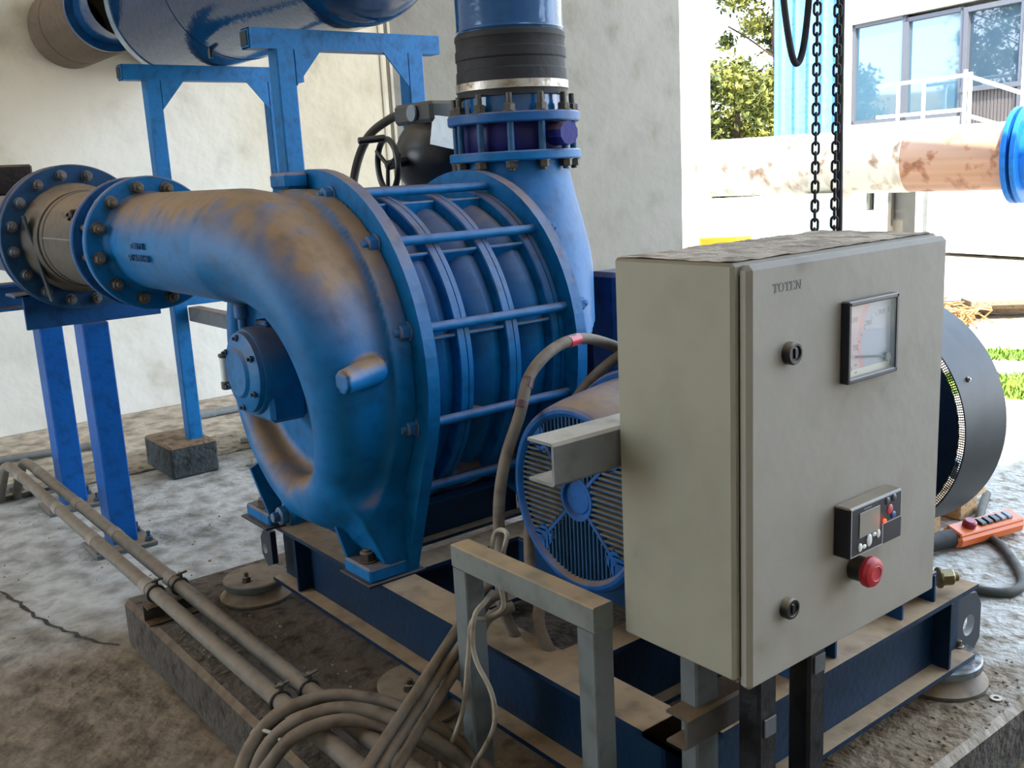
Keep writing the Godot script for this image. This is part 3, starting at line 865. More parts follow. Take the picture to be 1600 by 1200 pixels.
	for i in 6:
		for k in 6:
			var q: Array = []
			for w in [[0, 0], [1, 0], [1, 1], [0, 1]]:
				var s: float = (i + w[0]) / 6.0; var r: float = (k + w[1]) / 6.0
				var p: Vector3 = (pts[0] as Vector3).lerp(pts[1], s).lerp((pts[3] as Vector3).lerp(pts[2], s), r)
				q.append(p + Vector3(-0.012 * nz3(p * 30.0), 0, 0))
			var m: Vector3 = (q[1] - q[0]).cross(q[2] - q[0]).normalized()
			b.flat(q[0], q[1], q[2], m); m = (q[2] - q[0]).cross(q[3] - q[0]).normalized(); b.flat(q[0], q[2], q[3], m)
			for z in q.size(): pass
	var st2 := b.v.size()
	for i in range(0, st2, 3): b.flat(b.v[i] + Vector3(0.003, 0, 0), b.v[i + 1] + Vector3(0.003, 0, 0), b.v[i + 2] + Vector3(0.003, 0, 0), -b.n[i])
	single("plastic_bag", b, M.plastic, "crumpled white plastic wrapping on the black actuator beside the valve", "bag")
	b = Mb.new(Color("2a2622"), 0.5)
	b.tube([Vector3(1.42, 1.265, -2.24), Vector3(1.42, 1.262, -2.29), Vector3(1.4, 1.22, -2.38), Vector3(1.38, 1.13, -2.43), Vector3(1.37, 1.02, -2.44), Vector3(1.36, 0.7, -2.45), Vector3(1.35, 0.3, -2.46), Vector3(1.35, 0.02, -2.46)], 0.0115, 14, 8)
	single("actuator_conduit", b, M.rubber, "black flexible conduit arching from the valve actuator down behind the blower", "conduit")

func nz3(p: Vector3) -> float:
	return Mb.nz.get_noise_3dv(p)

# ------------------------------------------------------------------ silencer and its stand
func tank_and_stand() -> void:
	var o := Vector3(1.634, 1.856, 0)
	var t := thing("silencer_tank", Vector3(1.634, 1.569, -3.5), "glossy dark blue horizontal silencer tank overhead with dished end", "tank")
	var b := Mb.new(Color("123257"), 0.15, DUSTC)
	b.vary = 0.06
	var R := 0.287
	var pr: Array = [Vector2(-4.23, 0.0), Vector2(-4.23, R - 0.004)]
	pr.append_array([Vector2(-4.225, R), Vector2(-3.642, R), Vector2(-3.64, R + 0.002), Vector2(-3.632, R + 0.002), Vector2(-3.63, R), Vector2(-2.79, R), Vector2(-2.788, R + 0.002), Vector2(-2.78, R + 0.002), Vector2(-2.778, R)])
	for i in 10:
		var a := PI / 2 * (i + 1) / 10
		pr.append(Vector2(-2.76 + sin(a) * 0.13, R * pow(maxf(cos(a), 0.0), 0.55)))
	b.lathe(o, Vector3(0, 0, 1), pr, 96, 0.0, TAU, 25.0)
	part("shell", b, M.gloss, t)
	b = Mb.new(Color("8fa0ad"), 0.1)
	b.lathe(o, Vector3(0, 0, 1), [Vector2(-4.25, 0.15), Vector2(-4.25, R + 0.004), Vector2(-4.2, R + 0.004), Vector2(-4.2, R - 0.002)], 96)
	part("end_rim", b, M.gloss, t)
	for s in [-1.0, 1.0]:
		var c := o + Vector3(0.215 * s, 0.005, 0)
		b = Mb.new(Color("14406e"), 0.1)
		b.lathe(c, Vector3(0, 0, 1), [Vector2(-4.6, 0.14), Vector2(-4.25, 0.14)], 64)
		b.lathe(c, Vector3(0, 0, 1), [Vector2(-4.475, 0.14), Vector2(-4.475, 0.172), Vector2(-4.45, 0.172), Vector2(-4.45, 0.14)], 64)
		part("intake_stub", b, M.gloss, t)
		b = Mb.new(Color("5c4d3e"), 0.3, DUSTC)
		b.vary = 0.35
		b.lathe(c, Vector3(0, 0, 1), [Vector2(-5.06, 0.14), Vector2(-5.06, 0.172), Vector2(-5.05, 0.176), Vector2(-4.85, 0.176), Vector2(-4.848, 0.171), Vector2(-4.84, 0.171), Vector2(-4.838, 0.176), Vector2(-4.49, 0.176), Vector2(-4.475, 0.17), Vector2(-4.475, 0.14)], 72)
		part("intake_sleeve", b, M.dull, t, "brown canvas sleeve")
	# drain rods
	for q in [[Vector3(1.5, 1.5, -3.62), 0.1], [Vector3(1.9, 1.5, -2.62), 0.2]]:
		b = Mb.new(Color("15181d"))
		b.cyl(q[0] + Vector3(0, 0.09, 0), q[0] + Vector3(0, 0.09 + q[1], 0), 0.006, 8)
		b.cyl(q[0] + Vector3(0, 0.07, 0), q[0] + Vector3(0, 0.1, 0), 0.009, 8)
		part("drain_rod", b, M.plastic, t)
	# two portal frames and the rails between
	t = thing("silencer_stand", Vector3(1.6, 0, -3.35), "blue square tube stand with corner gussets carrying the silencer tank", "stand")
	for s in [[-3.85, 1.237, 1.97, 1.35, 1.835, 1.511, 0.055, 0.056], [-2.86, 1.292, 1.963, 1.405, 1.866, 1.502, 0.06, 0.058]]:
		var z: float = s[0]; var y: float = s[5]; var w: float = s[6]
		b = Mb.new(BLUE, 0.4, DUSTC)
		var zt := z - 0.0
		b.extr(PackedVector2Array([Vector2(-w / 2, -s[7] / 2), Vector2(w / 2, -s[7] / 2), Vector2(w / 2, s[7] / 2), Vector2(-w / 2, s[7] / 2)]), Vector3(s[1] + 0.004, y + s[7] / 2, zt), Vector3(s[2], y + s[7] / 2, zt), Vector3.UP, 0.08, false)
		b.box(Vector3((s[1] + s[2]) / 2, y + s[7] / 2, zt), Vector3(s[2] - s[1], s[7] - 0.008, w - 0.008), 0.002)
		var bm := part("top_beam", b, M.paint, t)
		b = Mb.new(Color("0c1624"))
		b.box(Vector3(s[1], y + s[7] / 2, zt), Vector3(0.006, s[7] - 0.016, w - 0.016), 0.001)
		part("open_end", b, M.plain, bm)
		for k in 2:
			var x: float = s[3 + k]
			var y0 := 0.13 if z < -3.5 else 0.0
			b = Mb.new(BLUE, 0.2, DUSTC)
			b.extr(rect(w, w, 0.004), Vector3(x, y0, z), Vector3(x, y, z), Vector3(0, 0, 1))
			part("post", b, M.paint, t)
			var sg := 1.0 if k == 0 else -1.0
			b = Mb.new(BLUE)
			var poly := PackedVector2Array([Vector2(0, 0), Vector2(0, -0.1), Vector2(-0.085 * sg, 0)])
			b = gusset(Vector3(x + sg * w / 2, y, z + w / 2 - 0.006), sg)
			part("gusset", b, M.paint, t)
	b = Mb.new(Color("6a7178"), 0.7, DUSTC)
	b.box(Vector3(1.4, 0.63, -3.35), Vector3(0.05, 0.055, 0.93), 0.003)
	part("side_rail", b, M.greyp, t, "grey side rail")
	b = Mb.new(BLUE, 0.5, DUSTC)
	b.box(Vector3(1.6, 0.69, -3.85), Vector3(0.46, 0.055, 0.05), 0.003)
	part("back_rail", b, M.paint, t)
	for s in [[1.35, "dark concrete footing block with dusty top under the left silencer post"], [1.835, "dark concrete footing block hidden behind the blower under the right silencer post"]]:
		b = Mb.new(Color("3d4345"), 0.9, DUSTC)
		b.vary = 0.4
		var kx: float = s[0] - 0.042
		b.box(Vector3(kx, 0.065, -3.9), Vector3(0.19, 0.13, 0.3), 0.008, Basis(), 0.04)
		single("footing_block", b, M.rough, s[1], "block")

func gusset(c: Vector3, sg: float) -> Mb:
	var b := Mb.new(BLUE)
	var t := Vector3(0, 0, 0.006)
	var p := [c, c + Vector3(0, -0.105, 0), c + Vector3(sg * 0.09, 0, 0)]
	b.flat(p[0] + t, p[1] + t, p[2] + t, Vector3(0, 0, 1)); b.flat(p[0], p[1], p[2], Vector3(0, 0, -1))
	var m := Vector3(sg * 0.105, -0.09, 0).normalized()
	b.quad(p[1], p[2], p[2] + t, p[1] + t, m)
	b.quad(p[0], p[1], p[1] + t, p[0] + t, Vector3(-sg, 0, 0)); b.quad(p[0], p[2], p[2] + t, p[0] + t, Vector3.UP)
	return b

# ------------------------------------------------------------------ base frame, pads
func base_frame() -> void:
	var t := thing("base_frame", Vector3(1.3, 0.18, -1.47), "navy blue welded beam base frame with dusty flanges under blower and motor", "frame")
	var dc := Color("b29574")
	var beams := [
		[Vector3(0.935, 0.2555, -2.13), Vector3(0.935, 0.2555, -0.82), 0.078],
		[Vector3(0.896, 0.2555, -0.859), Vector3(1.69, 0.2555, -0.859), 0.078],
		[Vector3(0.974, 0.2545, -1.66), Vector3(1.61, 0.2545, -1.66), 0.075],
		[Vector3(0.974, 0.2545, -2.09), Vector3(1.61, 0.2545, -2.09), 0.075],
		[Vector3(0.974, 0.2545, -1.13), Vector3(1.61, 0.2545, -1.13), 0.06],
		[Vector3(1.65, 0.2555, -2.13), Vector3(1.65, 0.2555, -0.9), 0.078]]
	for s in beams:
		var b := Mb.new(Color("0b263f"), 1.05, dc)
		b.extr(ibeam(s[2], 0.149, 0.009, 0.008), s[0], s[1], Vector3.UP, 0.025)
		part("beam", b, M.paint, t)
	# web stiffener, end lugs
	var b := Mb.new(Color("0b263f"))
	b.box(Vector3(0.915, 0.2555, -2.0), Vector3(0.034, 0.128, 0.008), 0.001)
	part("stiffener", b, M.paint, t)
	b = Mb.new(Color("0b263f"))
	b.box(Vector3(1.6, 0.2555, -0.838), Vector3(0.008, 0.128, 0.034), 0.001)
	part("stiffener", b, M.paint, t)
	for s in [[Vector3(1.69, 0.225, -0.857), Vector3.RIGHT, Vector3(0, 0, 1)], [Vector3(0.9, 0.262, -2.13), Vector3(0, 0, -1), Vector3(1, 0, 0)]]:
		var lug := CSGPolygon3D.new()
		lug.name = "lifting_lug"
		lug.polygon = PackedVector2Array([Vector2(-0.03, -0.055), Vector2(0.06, -0.07), Vector2(0.09, -0.045), Vector2(0.09, 0.025), Vector2(0.07, 0.055), Vector2(-0.03, 0.075)]) if s[1] == Vector3.RIGHT else PackedVector2Array([Vector2(-0.03, -0.03), Vector2(0.0, -0.042), Vector2(0.026, -0.018), Vector2(0.028, 0.025), Vector2(0.01, 0.045), Vector2(-0.03, 0.05)])
		lug.depth = 0.014
		var hole := CSGCylinder3D.new()
		hole.name = "hole"; hole.operation = CSGShape3D.OPERATION_SUBTRACTION; hole.radius = 0.021 if s[1] == Vector3.RIGHT else 0.012; hole.height = 0.1; hole.sides = 24
		hole.rotation_degrees = Vector3(90, 0, 0); hole.position = Vector3(0.045, -0.005, 0) if s[1] == Vector3.RIGHT else Vector3(0.008, 0, 0)
		lug.add_child(hole)
		var m := solid(Color("1a2430"), 0.5)
		lug.material = m
		lug.transform = Transform3D(Basis(s[1], Vector3.UP, (s[1] as Vector3).cross(Vector3.UP)), (s[0] as Vector3) - org[t])
		t.add_child(lug, true)
	# two short motor rails across the frame
	for x in [1.215, 1.512]:
		b = Mb.new(Color("1a3f66"), 0.9, dc)
		b.box(Vector3(x - 0.052, 0.355, -1.17), Vector3(0.006, 0.05, 0.67), 0.001)
		b.box(Vector3(x + 0.052, 0.355, -1.17), Vector3(0.006, 0.05, 0.67), 0.001)
		b.box(Vector3(x, 0.3835, -1.17), Vector3(0.11, 0.007, 0.67), 0.001)
		part("motor_rail", b, M.paint, t)
	shared("jack_bolt", nut_mesh(0.016, 0.026, 0.01, Color("7d7050"), 0.4), M.steel, t, Vector3(1.6, 0.36, -0.85), aim(Vector3(0.8, 0, 0.6)))
	# shim plates under the blower feet
	for s in [[Vector3(0.934, 0.3325, -1.666), 1], [Vector3(0.93, 0.3325, -2.137), 2]]:
		b = Mb.new(Color("1c2a3a"), 0.3, dc)
		b.box(s[0], Vector3(0.132, 0.0055, 0.118 if s[1] == 1 else 0.14), 0.001)
		part("shim_plate", b, M.paint, t)
	# isolator pads
	for s in [[Vector3(0.875, 0.132, -2.19), "dusty round isolator pad at the far left end of the base frame"], [Vector3(0.885, 0.132, -1.48), "dusty round isolator pad at the middle of the left beam beside the cables"], [Vector3(1.66, 0.132, -0.875), "round isolator pad with shiny worn top at the right end of the base frame"], [Vector3(0.93, 0.132, -0.88), "round isolator pad under the near corner behind the cabinet legs"]]:
		t = thing("isolator_pad", s[0], s[1], "isolator", "base frame isolators")
		var bright: bool = s[0].x > 1.5
		b = Mb.new(Color("7d8890") if bright else Color("5b5f5a"), 0.35 if bright else 1.0, Color("8d765c"))
		b.lathe(s[0], Vector3.UP, [Vector2(0.03, 0.0), Vector2(0.03, 0.073), Vector2(0.033, 0.077), Vector2(0.046, 0.077), Vector2(0.049, 0.074), Vector2(0.049, 0.0)], 48)
		part("top_disc", b, M.steel if bright else M.dull, t)
		b = Mb.new(Color("56544e"), 0.6, dc)
		b.lathe(s[0], Vector3.UP, [Vector2(0.0, 0.0), Vector2(0.0, 0.088), Vector2(0.006, 0.088), Vector2(0.012, 0.078), Vector2(0.03, 0.068), Vector2(0.03, 0.0)], 48)
		part("rubber_base", b, M.rubber, t)
		shared("pad_bolt", nut_mesh(0.011, 0.013, 0.01, Color("6a6358"), 0.4), M.steel, t, s[0] + Vector3(0.035 if bright else -0.03, 0.049, 0.02))

# ------------------------------------------------------------------ motor and belt guard
func motor() -> void:
	var c := Vector3(0, 0.56, -1.207)
	var t := thing("electric_motor", Vector3(1.36, 0.388, -1.207), "blue electric motor with slotted fan cowl behind the grey control cabinet", "motor")
	var b := Mb.new(Color("1c5a9c"), 0.95, Color("95795c"))
	b.lathe(c, Vector3.RIGHT, [Vector2(1.062, 0.142), Vector2(1.056, 0.146), Vector2(1.053, 0.15), Vector2(1.053, 0.156), Vector2(1.057, 0.1615), Vector2(1.07, 0.166), Vector2(1.1, 0.172), Vector2(1.2, 0.184), Vector2(1.212, 0.185), Vector2(1.214, 0.18)], 96)
	var cowl := part("fan_cowl", b, M.paint, t)
	b = Mb.new(Color("1c5a9c"), 0.6, Color("95795c"))
	b.lathe(c, Vector3.RIGHT, [Vector2(1.212, 0.18), Vector2(1.212, 0.194), Vector2(1.218, 0.199), Vector2(1.25, 0.199), Vector2(1.256, 0.19), Vector2(1.26, 0.172), Vector2(1.55, 0.172), Vector2(1.555, 0.195), Vector2(1.59, 0.195), Vector2(1.61, 0.16), Vector2(1.62, 0.06), Vector2(1.62, 0)], 72)
	part("frame_body", b, M.paint, t)
	for j in 36:
		var a := TAU * j / 36
		var d := Vector3(0, sin(a), cos(a))
		if d.y < -0.75: continue
		b = Mb.new(Color("1c5a9c"), 0.8, Color("95795c"))
		b.box(c + Vector3(1.405, 0, 0) + d * 0.18, Vector3(0.29, 0.024, 0.004), 0.001, Basis(Vector3.RIGHT, d, Vector3.RIGHT.cross(d)), 0.2)
		part("cooling_fin", b, M.paint, t)
	b = Mb.new(Color("17406e"), 0.6, Color("95795c"))
	for z in [-1.36, -1.054]: b.box(Vector3(1.4, 0.41, z), Vector3(0.34, 0.045, 0.08), 0.006)
	part("mounting_foot", b, M.paint, t)
	b = Mb.new(Color("1c5a9c"), 0.9, Color("95795c"))
	b.box(c + Vector3(1.4, 0.205, -0.04), Vector3(0.2, 0.09, 0.18), 0.01)
	part("terminal_box", b, M.paint, t)
	b = Mb.new(Color("2a2522"))
	b.cyl(c + Vector3(1.225, 0.19, 0.03), c + Vector3(1.225, 0.225, 0.03), 0.007, 10)
	b.cyl(c + Vector3(1.225, 0.225, 0.03), c + Vector3(1.221, 0.24, 0.032), 0.004, 8)
	part("grease_nipple", b, M.plastic, t)
	# grille: dark disc, hub ring and bars in four fields
	b = Mb.new(Color("06101e"))
	b.lathe(c, Vector3.RIGHT, [Vector2(1.085, 0), Vector2(1.085, 0.15)], 48)
	var gr := part("grille_backing", b, M.plain, t)
	b = Mb.new(Color("1c5a9c"), 0.3, Color("95795c"))
	b.lathe(c, Vector3.RIGHT, [Vector2(1.064, 0.0), Vector2(1.064, 0.026), Vector2(1.066, 0.028), Vector2(1.066, 0.031), Vector2(1.059, 0.033), Vector2(1.059, 0.039), Vector2(1.07, 0.041)], 40)
	part("grille_hub", b, M.paint, t)
	var up := Vector3(0, 1, 0); var sd := Vector3(0, 0, 1)
	# corner fields of plain sheet and the diagonals
	for k in 4:
		var a := deg_to_rad(45.0 + 90.0 * k)
		var d := Vector3(0, sin(a), cos(a))
		b = Mb.new(Color("1c5a9c"), 0.5, Color("95795c"))
		b.box(c + Vector3(1.064, 0, 0) + d * 0.091, Vector3(0.008, 0.118, 0.007), 0.001, Basis(Vector3.RIGHT, d, Vector3.RIGHT.cross(d)))
		b.lathe(c, Vector3.RIGHT, [Vector2(1.066, 0.108), Vector2(1.06, 0.109), Vector2(1.06, 0.146)], 6, PI / 2 * k + PI / 4 - 0.15, PI / 2 * k + PI / 4 + 0.15)
		part("grille_rib", b, M.paint, t)
		# bars run radially outwards as seen in each field: upright above and below, level left and right
		var along: Vector3 = [sd, up, -sd, -up][k]
		var across: Vector3 = [up, sd, up, sd][k]
		for j in 21:
			var s := (j - 10) * 0.0098
			var from := maxf(absf(s) + 0.006, sqrt(maxf(0.0, 0.039 * 0.039 - s * s)))
			var to := sqrt(maxf(0.0, 0.1455 * 0.1455 - s * s))
			if to - from < 0.008: continue
			var bb := Mb.new(Color("2c5276"), 1.1, Color("95805f"))
			var f := along
			bb.box(c + Vector3(1.066, 0, 0) + along * (from + to) * 0.5 + across * s, Vector3(0.012, to - from, 0.0042), 0.0008, Basis(Vector3.RIGHT, f, Vector3.RIGHT.cross(f)), 0.05)
			part("grille_bar", bb, M.paint, t)
	# belt guard drums on the far side
	t = thing("belt_guard", Vector3(1.95, 0.135, -1.5), "round dark grey sheet metal belt guard at the right end of the motor", "guard")
	var gc := Vector3(0, 0.541, -1.205)
	b = Mb.new(Color("33373b"), 0.5, Color("5a5148"))
	b.lathe(gc, Vector3.RIGHT, [Vector2(1.88, 0.2495), Vector2(1.88, 0.2525), Vector2(1.95, 0.259), Vector2(2.02, 0.266), Vector2(2.022, 0.262)], 96)
	part("guard_drum", b, M.guard, t)
	b = Mb.new(Color("15202e"))
	b.lathe(gc, Vector3.RIGHT, [Vector2(1.884, 0), Vector2(1.884, 0.2355)], 72)
	part("guard_face", b, M.paint, t)
	# perforated strip round the face, daylight shows through it
	b = Mb.new(Color("15181c"))
	for k in 4: b.lathe(gc, Vector3.RIGHT, [Vector2(1.884, 0.2355 + 0.0042 * k), Vector2(1.884, 0.2368 + 0.0042 * k)], 96)
	for j in 300:
		var a := TAU * j / 300
		var d := Vector3(0, sin(a), cos(a))
		b.box(gc + Vector3(1.8845, 0, 0) + d * 0.2425, Vector3(0.001, 0.014, 0.0022), 0.0002, Basis(Vector3.RIGHT, d, Vector3.RIGHT.cross(d)), 1.0)
	var ps := part("perforated_strip", b, M.paint, t)
	ps.set_meta("kind", "stuff")
	shared("guard_screw", nut_mesh(0.006, 0.006, 0.003, Color("8c8c86"), 0.1), M.steel, t, gc + Vector3(1.92, 0.11, 0.228), aim(Vector3(0, 0.4, 0.9)))
	b = Mb.new(Color("15386a"), 0.3)
	b.box(Vector3(1.8, 0.6, -1.83), Vector3(0.16, 0.5, 0.1), 0.012)
	part("pulley_cover", b, M.paint, t)
	b = Mb.new(Color("12305c"), 0.5)
	b.box(Vector3(1.78, 0.57, -1.95), Vector3(0.12, 0.52, 0.1), 0.004)
	part("guard_bracket", b, M.paint, t)
	b = Mb.new(Color("12305c"), 0.5)
	b.box(Vector3(1.95, 0.3, -1.2), Vector3(0.1, 0.3, 0.12), 0.004)
	part("guard_bracket", b, M.paint, t)

# ------------------------------------------------------------------ control cabinet
func cabinet() -> void:
	var t := thing("control_cabinet", Vector3(1.067, 0.5, -0.785), "grey steel control cabinet with gauge, small controller and red stop button", "cabinet")
	var col := Color("939080")
	var b := Mb.new(col, 0.97, Color("75664f"))
	b.vary = 0.05
	b.box(Vector3(1.067, 0.75, -0.793), Vector3(0.426, 0.5, 0.186), 0.004, Basis(), 0.03)
	part("body", b, M.cream, t)
	b = Mb.new(Color("a39380"))
	b.vary = 0.3
	for i in 70:
		for k in 30:
			var q: Array = []
			for w in [[0, 0], [1, 0], [1, 1], [0, 1]]:
				var px: float = 0.857 + 0.42 * (i + w[0]) / 70.0; var pz: float = -0.883 + 0.18 * (k + w[1]) / 30.0
				q.append(Vector3(px, 1.0004 + 0.0016 * clampf(0.5 + nz3(Vector3(px, 0, pz) * 60.0) + 0.6 * nz3(Vector3(px, 3, pz) * 200.0), 0.0, 1.0), pz))
			var m: Vector3 = (q[3] - q[0]).cross(q[1] - q[0]).normalized()
			if m.y < 0: m = -m
			b.flat(q[0], q[1], q[2], m)
			m = (q[3] - q[0]).cross(q[2] - q[0]).normalized()
			if m.y < 0: m = -m
			b.flat(q[0], q[2], q[3], m)
	part("dust_layer", b, M.rough, t, "brown dust lying on top")
	b = Mb.new(Color("1d1c22"))
	b.box(Vector3(1.068, 0.745, -0.698), Vector3(0.408, 0.482, 0.012), 0.001)
	part("door_gasket", b, M.rubber, t)
	b = Mb.new(Color("958e83"), 0.8, Color("75664f"))
	b.vary = 0.05
	b.box(Vector3(1.0705, 0.7435, -0.6935), Vector3(0.415, 0.507, 0.019), 0.006, Basis(), 0.03)
	var door := part("door", b, M.cream, t)
	# door name
	var tm := TextMesh.new()
	var f := SystemFont.new(); f.font_names = PackedStringArray(["Droid Serif"]); f.font_weight = 700
	tm.font = f; tm.text = "TOTEN"; tm.font_size = 24; tm.pixel_size = 0.00062; tm.depth = 0.0006
	shared("name_lettering", tm, solid(Color("6a6468"), 0.6), door, Vector3(0.9295, 0.968, -0.6838))
	# locks
	for q in [Vector3(0.933, 0.891, -0.684), Vector3(0.932, 0.578, -0.684)]:
		b = Mb.new(Color("15161b"), 0.9, Color("8d7d66"))
		b.lathe(q, Vector3(0, 0, 1), [Vector2(0, 0.0135), Vector2(0.008, 0.0135), Vector2(0.0105, 0.012), Vector2(0.0105, 0.0095), Vector2(0.0085, 0.009), Vector2(0.0085, 0.0)], 28)
		b.box(q + Vector3(0, 0, 0.009), Vector3(0.0035, 0.012, 0.003), 0.0005)
		part("door_lock", b, M.plastic, door)
	# gauge
	var gz := -0.684
	b = Mb.new(Color("1a1b24"), 0.4)
	for s in [[Vector3(1.0885, 0.9345, gz + 0.006), Vector3(0.1085, 0.006, 0.012)], [Vector3(1.0885, 0.8395, gz + 0.006), Vector3(0.1085, 0.006, 0.012)], [Vector3(1.037, 0.887, gz + 0.006), Vector3(0.006, 0.1, 0.012)], [Vector3(1.14, 0.887, gz + 0.006), Vector3(0.006, 0.1, 0.012)]]: b.box(s[0], s[1], 0.0012)
	var ga := part("gauge_frame", b, M.plastic, door)
	printed("gauge_dial", gauge_image(), Vector3(1.0885, 0.887, gz + 0.004), Vector2(0.099, 0.091), ga)
	b = Mb.new(Color("1c1715"))
	b.box(Vector3(1.0935, 0.8625, gz + 0.0065), Vector3(0.07, 0.0024, 0.0012), 0.0004, Basis(Vector3(0, 0, 1), deg_to_rad(-8)))
	b.cyl(Vector3(1.1265, 0.8575, gz + 0.004), Vector3(1.1265, 0.8575, gz + 0.009), 0.006, 16, 0.001)
	part("gauge_needle", b, M.plastic, ga)
	b = Mb.new(Color(1, 1, 1))
	var gl := Mb.new(Color.WHITE)
	gl.box(Vector3(1.0885, 0.887, gz + 0.0105), Vector3(0.098, 0.09, 0.0012), 0.0003)
	part("gauge_glass", gl, M.glass, ga)
	# controller
	b = Mb.new(Color("191a20"), 0.95, Color("93826a"))
	b.box(Vector3(1.0855, 0.6495, -0.6725), Vector3(0.117, 0.067, 0.024), 0.002)
	var co := part("controller_housing", b, M.plastic, door)
	printed("controller_panel", controller_image(), Vector3(1.0855, 0.6495, -0.6601), Vector2(0.1135, 0.0635), co)
	b = Mb.new(Color("8b8478"))
	b.box(Vector3(1.0685, 0.6565, -0.6597), Vector3(0.045, 0.033, 0.0012), 0.0003)
	part("controller_screen", b, M.plastic, co)
	for s in [[1.0485, 0.6275, 0.0042, 0.0058], [1.0575, 0.6265, 0.0044, 0.003], [1.0685, 0.632, 0.006, 0.0085], [1.0795, 0.637, 0.0046, 0.003], [1.0885, 0.6355, 0.0042, 0.0062]]:
		b = Mb.new(Color("dcdcd6"))
		b.ball(Vector3(s[0], s[1], -0.6597), 1.0, Vector3(s[2], s[3], 0.0018), 14)
		part("key", b, M.plastic, co)
	for s in [[1.1145, 0.662, 0.0065, Color("b5434c")], [1.1225, 0.6525, 0.005, Color("35548c")], [1.108, 0.6745, 0.0052, Color("3a4046")], [1.123, 0.6755, 0.0052, Color("40464c")]]:
		b = Mb.new(s[3])
		b.ball(Vector3(s[0], s[1] - 0.0005, -0.6597), 1.0, Vector3(s[2], s[2], 0.0016), 16)
		part("key", b, M.plastic, co)
	b = Mb.new(Color("ff5a20"))
	b.ball(Vector3(1.1015, 0.6495, -0.6592), 0.0026)
	var led := solid(Color("ff3a10"), 0.4)
	led.emission_enabled = true; led.emission = Color("ff4418"); led.emission_energy_multiplier = 2.0
	part("status_light", b, led, co)
	var ll := OmniLight3D.new()
	ll.name = "status_light_glow"
	ll.position = Vector3(1.1015, 0.6495, -0.6545) - org[co]; ll.light_color = Color("ff4418"); ll.light_energy = 0.00008; ll.omni_range = 0.4; ll.omni_attenuation = 2.0; ll.light_size = 0.0026; ll.shadow_enabled = true
	co.add_child(ll)
	# stop button
	var q := Vector3(1.073, 0.588, -0.684)
	b = Mb.new(Color("16181f"), 0.3)
	b.cyl(q, q + Vector3(0, 0, 0.02), 0.0165, 32, 0.001)
	part("stop_button_base", b, M.plastic, door)
	b = Mb.new(Color("b3202c"), 0.15)
	b.lathe(q, Vector3(0, 0, 1), [Vector2(0.018, 0.0), Vector2(0.018, 0.0165), Vector2(0.021, 0.02), Vector2(0.026, 0.0205), Vector2(0.031, 0.018), Vector2(0.0335, 0.0125), Vector2(0.0335, 0.0105), Vector2(0.033, 0.008), Vector2(0.033, 0)], 40)
	var eb := part("stop_button", b, M.plastic, door)
	b = Mb.new(Color("cf8f92"))
	b.torus(q + Vector3(0, 0, 0.0336), Vector3(0, 0, 1), 0.0098, 0.0006, 30, 6, 0.6, 5.2)
	part("stop_button_arrow", b, M.plastic, eb)
	# stand of the cabinet
	t = thing("cabinet_stand", Vector3(1.0, 0.135, -0.78), "grey and dark steel stand with rails holding the control cabinet", "stand")
	b = Mb.new(Color("787b7d"), 0.95, Color("c0b5a4"))
	b.extr(chan(0.05, 0.056, 0.004), Vector3(1.3, 0.755, -0.915), Vector3(0.748, 0.755, -0.915), Vector3.UP, 0.05)
	part("upper_rail", b, M.greyp, t)
	b = Mb.new(Color("45433f"), 0.8, DUSTC)
	b.extr(chan(0.036, 0.046, 0.004), Vector3(0.975, 0.394, -0.795), Vector3(0.855, 0.394, -0.795), Vector3.UP, 0.05)
	part("lower_rail", b, M.greyp, t)
	b = Mb.new(Color("5d6466"), 0.2, DUSTC)
	b.extr(rect(0.044, 0.03, 0.003), Vector3(0.908, 0.135, -0.803), Vector3(0.908, 0.5, -0.803), Vector3(0, 0, 1))
	part("grey_leg", b, M.greyp, t)
	for s in [0.946, 1.052]:
		b = Mb.new(Color("23262c"), 0.15)
		b.vary = 0.5
		b.extr(rect(0.038, 0.035, 0.004), Vector3(s, 0.135, -0.738), Vector3(s, 0.496, -0.738), Vector3(0, 0, 1), 0.02)
		var lg := part("dark_leg", b, M.darksteel, t)
		b = Mb.new(Color("53565a"), 0.2)
		b.box(Vector3(s + 0.002, 0.395 if s < 1.0 else 0.445, -0.7195), Vector3(0.024, 0.026, 0.003), 0.001)
		part("paint_patch", b, M.greyp, lg)

func printed(called: String, im: Image, at: Vector3, size: Vector2, parent: Node3D) -> void:
	var qm := QuadMesh.new()
	qm.size = size
	var m := StandardMaterial3D.new()
	m.albedo_texture = ImageTexture.create_from_image(im); m.roughness = 0.35
	shared(called, qm, m, parent, at)

func gauge_image() -> Image:
	var w := 220; var h := 200
	var im := Image.create(w, h, false, Image.FORMAT_RGB8)
	var ctr := Vector2(184, 166)
	for y in h:
		for x in w:
			var d := Vector2(x, y).distance_to(ctr + Vector2(40, -60))
			var c := Color("c2a6a6") if d > 150.0 else Color("a4a6b4")
			if d > 150.0 and d < 168.0: c = Color("cc8f8a")
			if y > h - 22: c = Color("d3cdbb")
			# scale ticks
			var p := Vector2(x, y) - ctr
			var a := rad_to_deg(atan2(-p.y, -p.x)); var l := p.length()
			if l > 128.0 and l < 140.0 and a > -10.0 and a < 100.0 and fmod(a + 10.0, 9.0) < 1.4: c = Color("6d5a5e")
			im.set_pixel(x, y, c)
	for s in [["100", 22, 36], ["200", 88, 52], ["300", 152, 30], ["50", 38, 112], ["0", 14, 146], ["A", 22, 170]]: glyphs(im, s[0], s[1], s[2], 2, Color("5f3f42"))
	return im

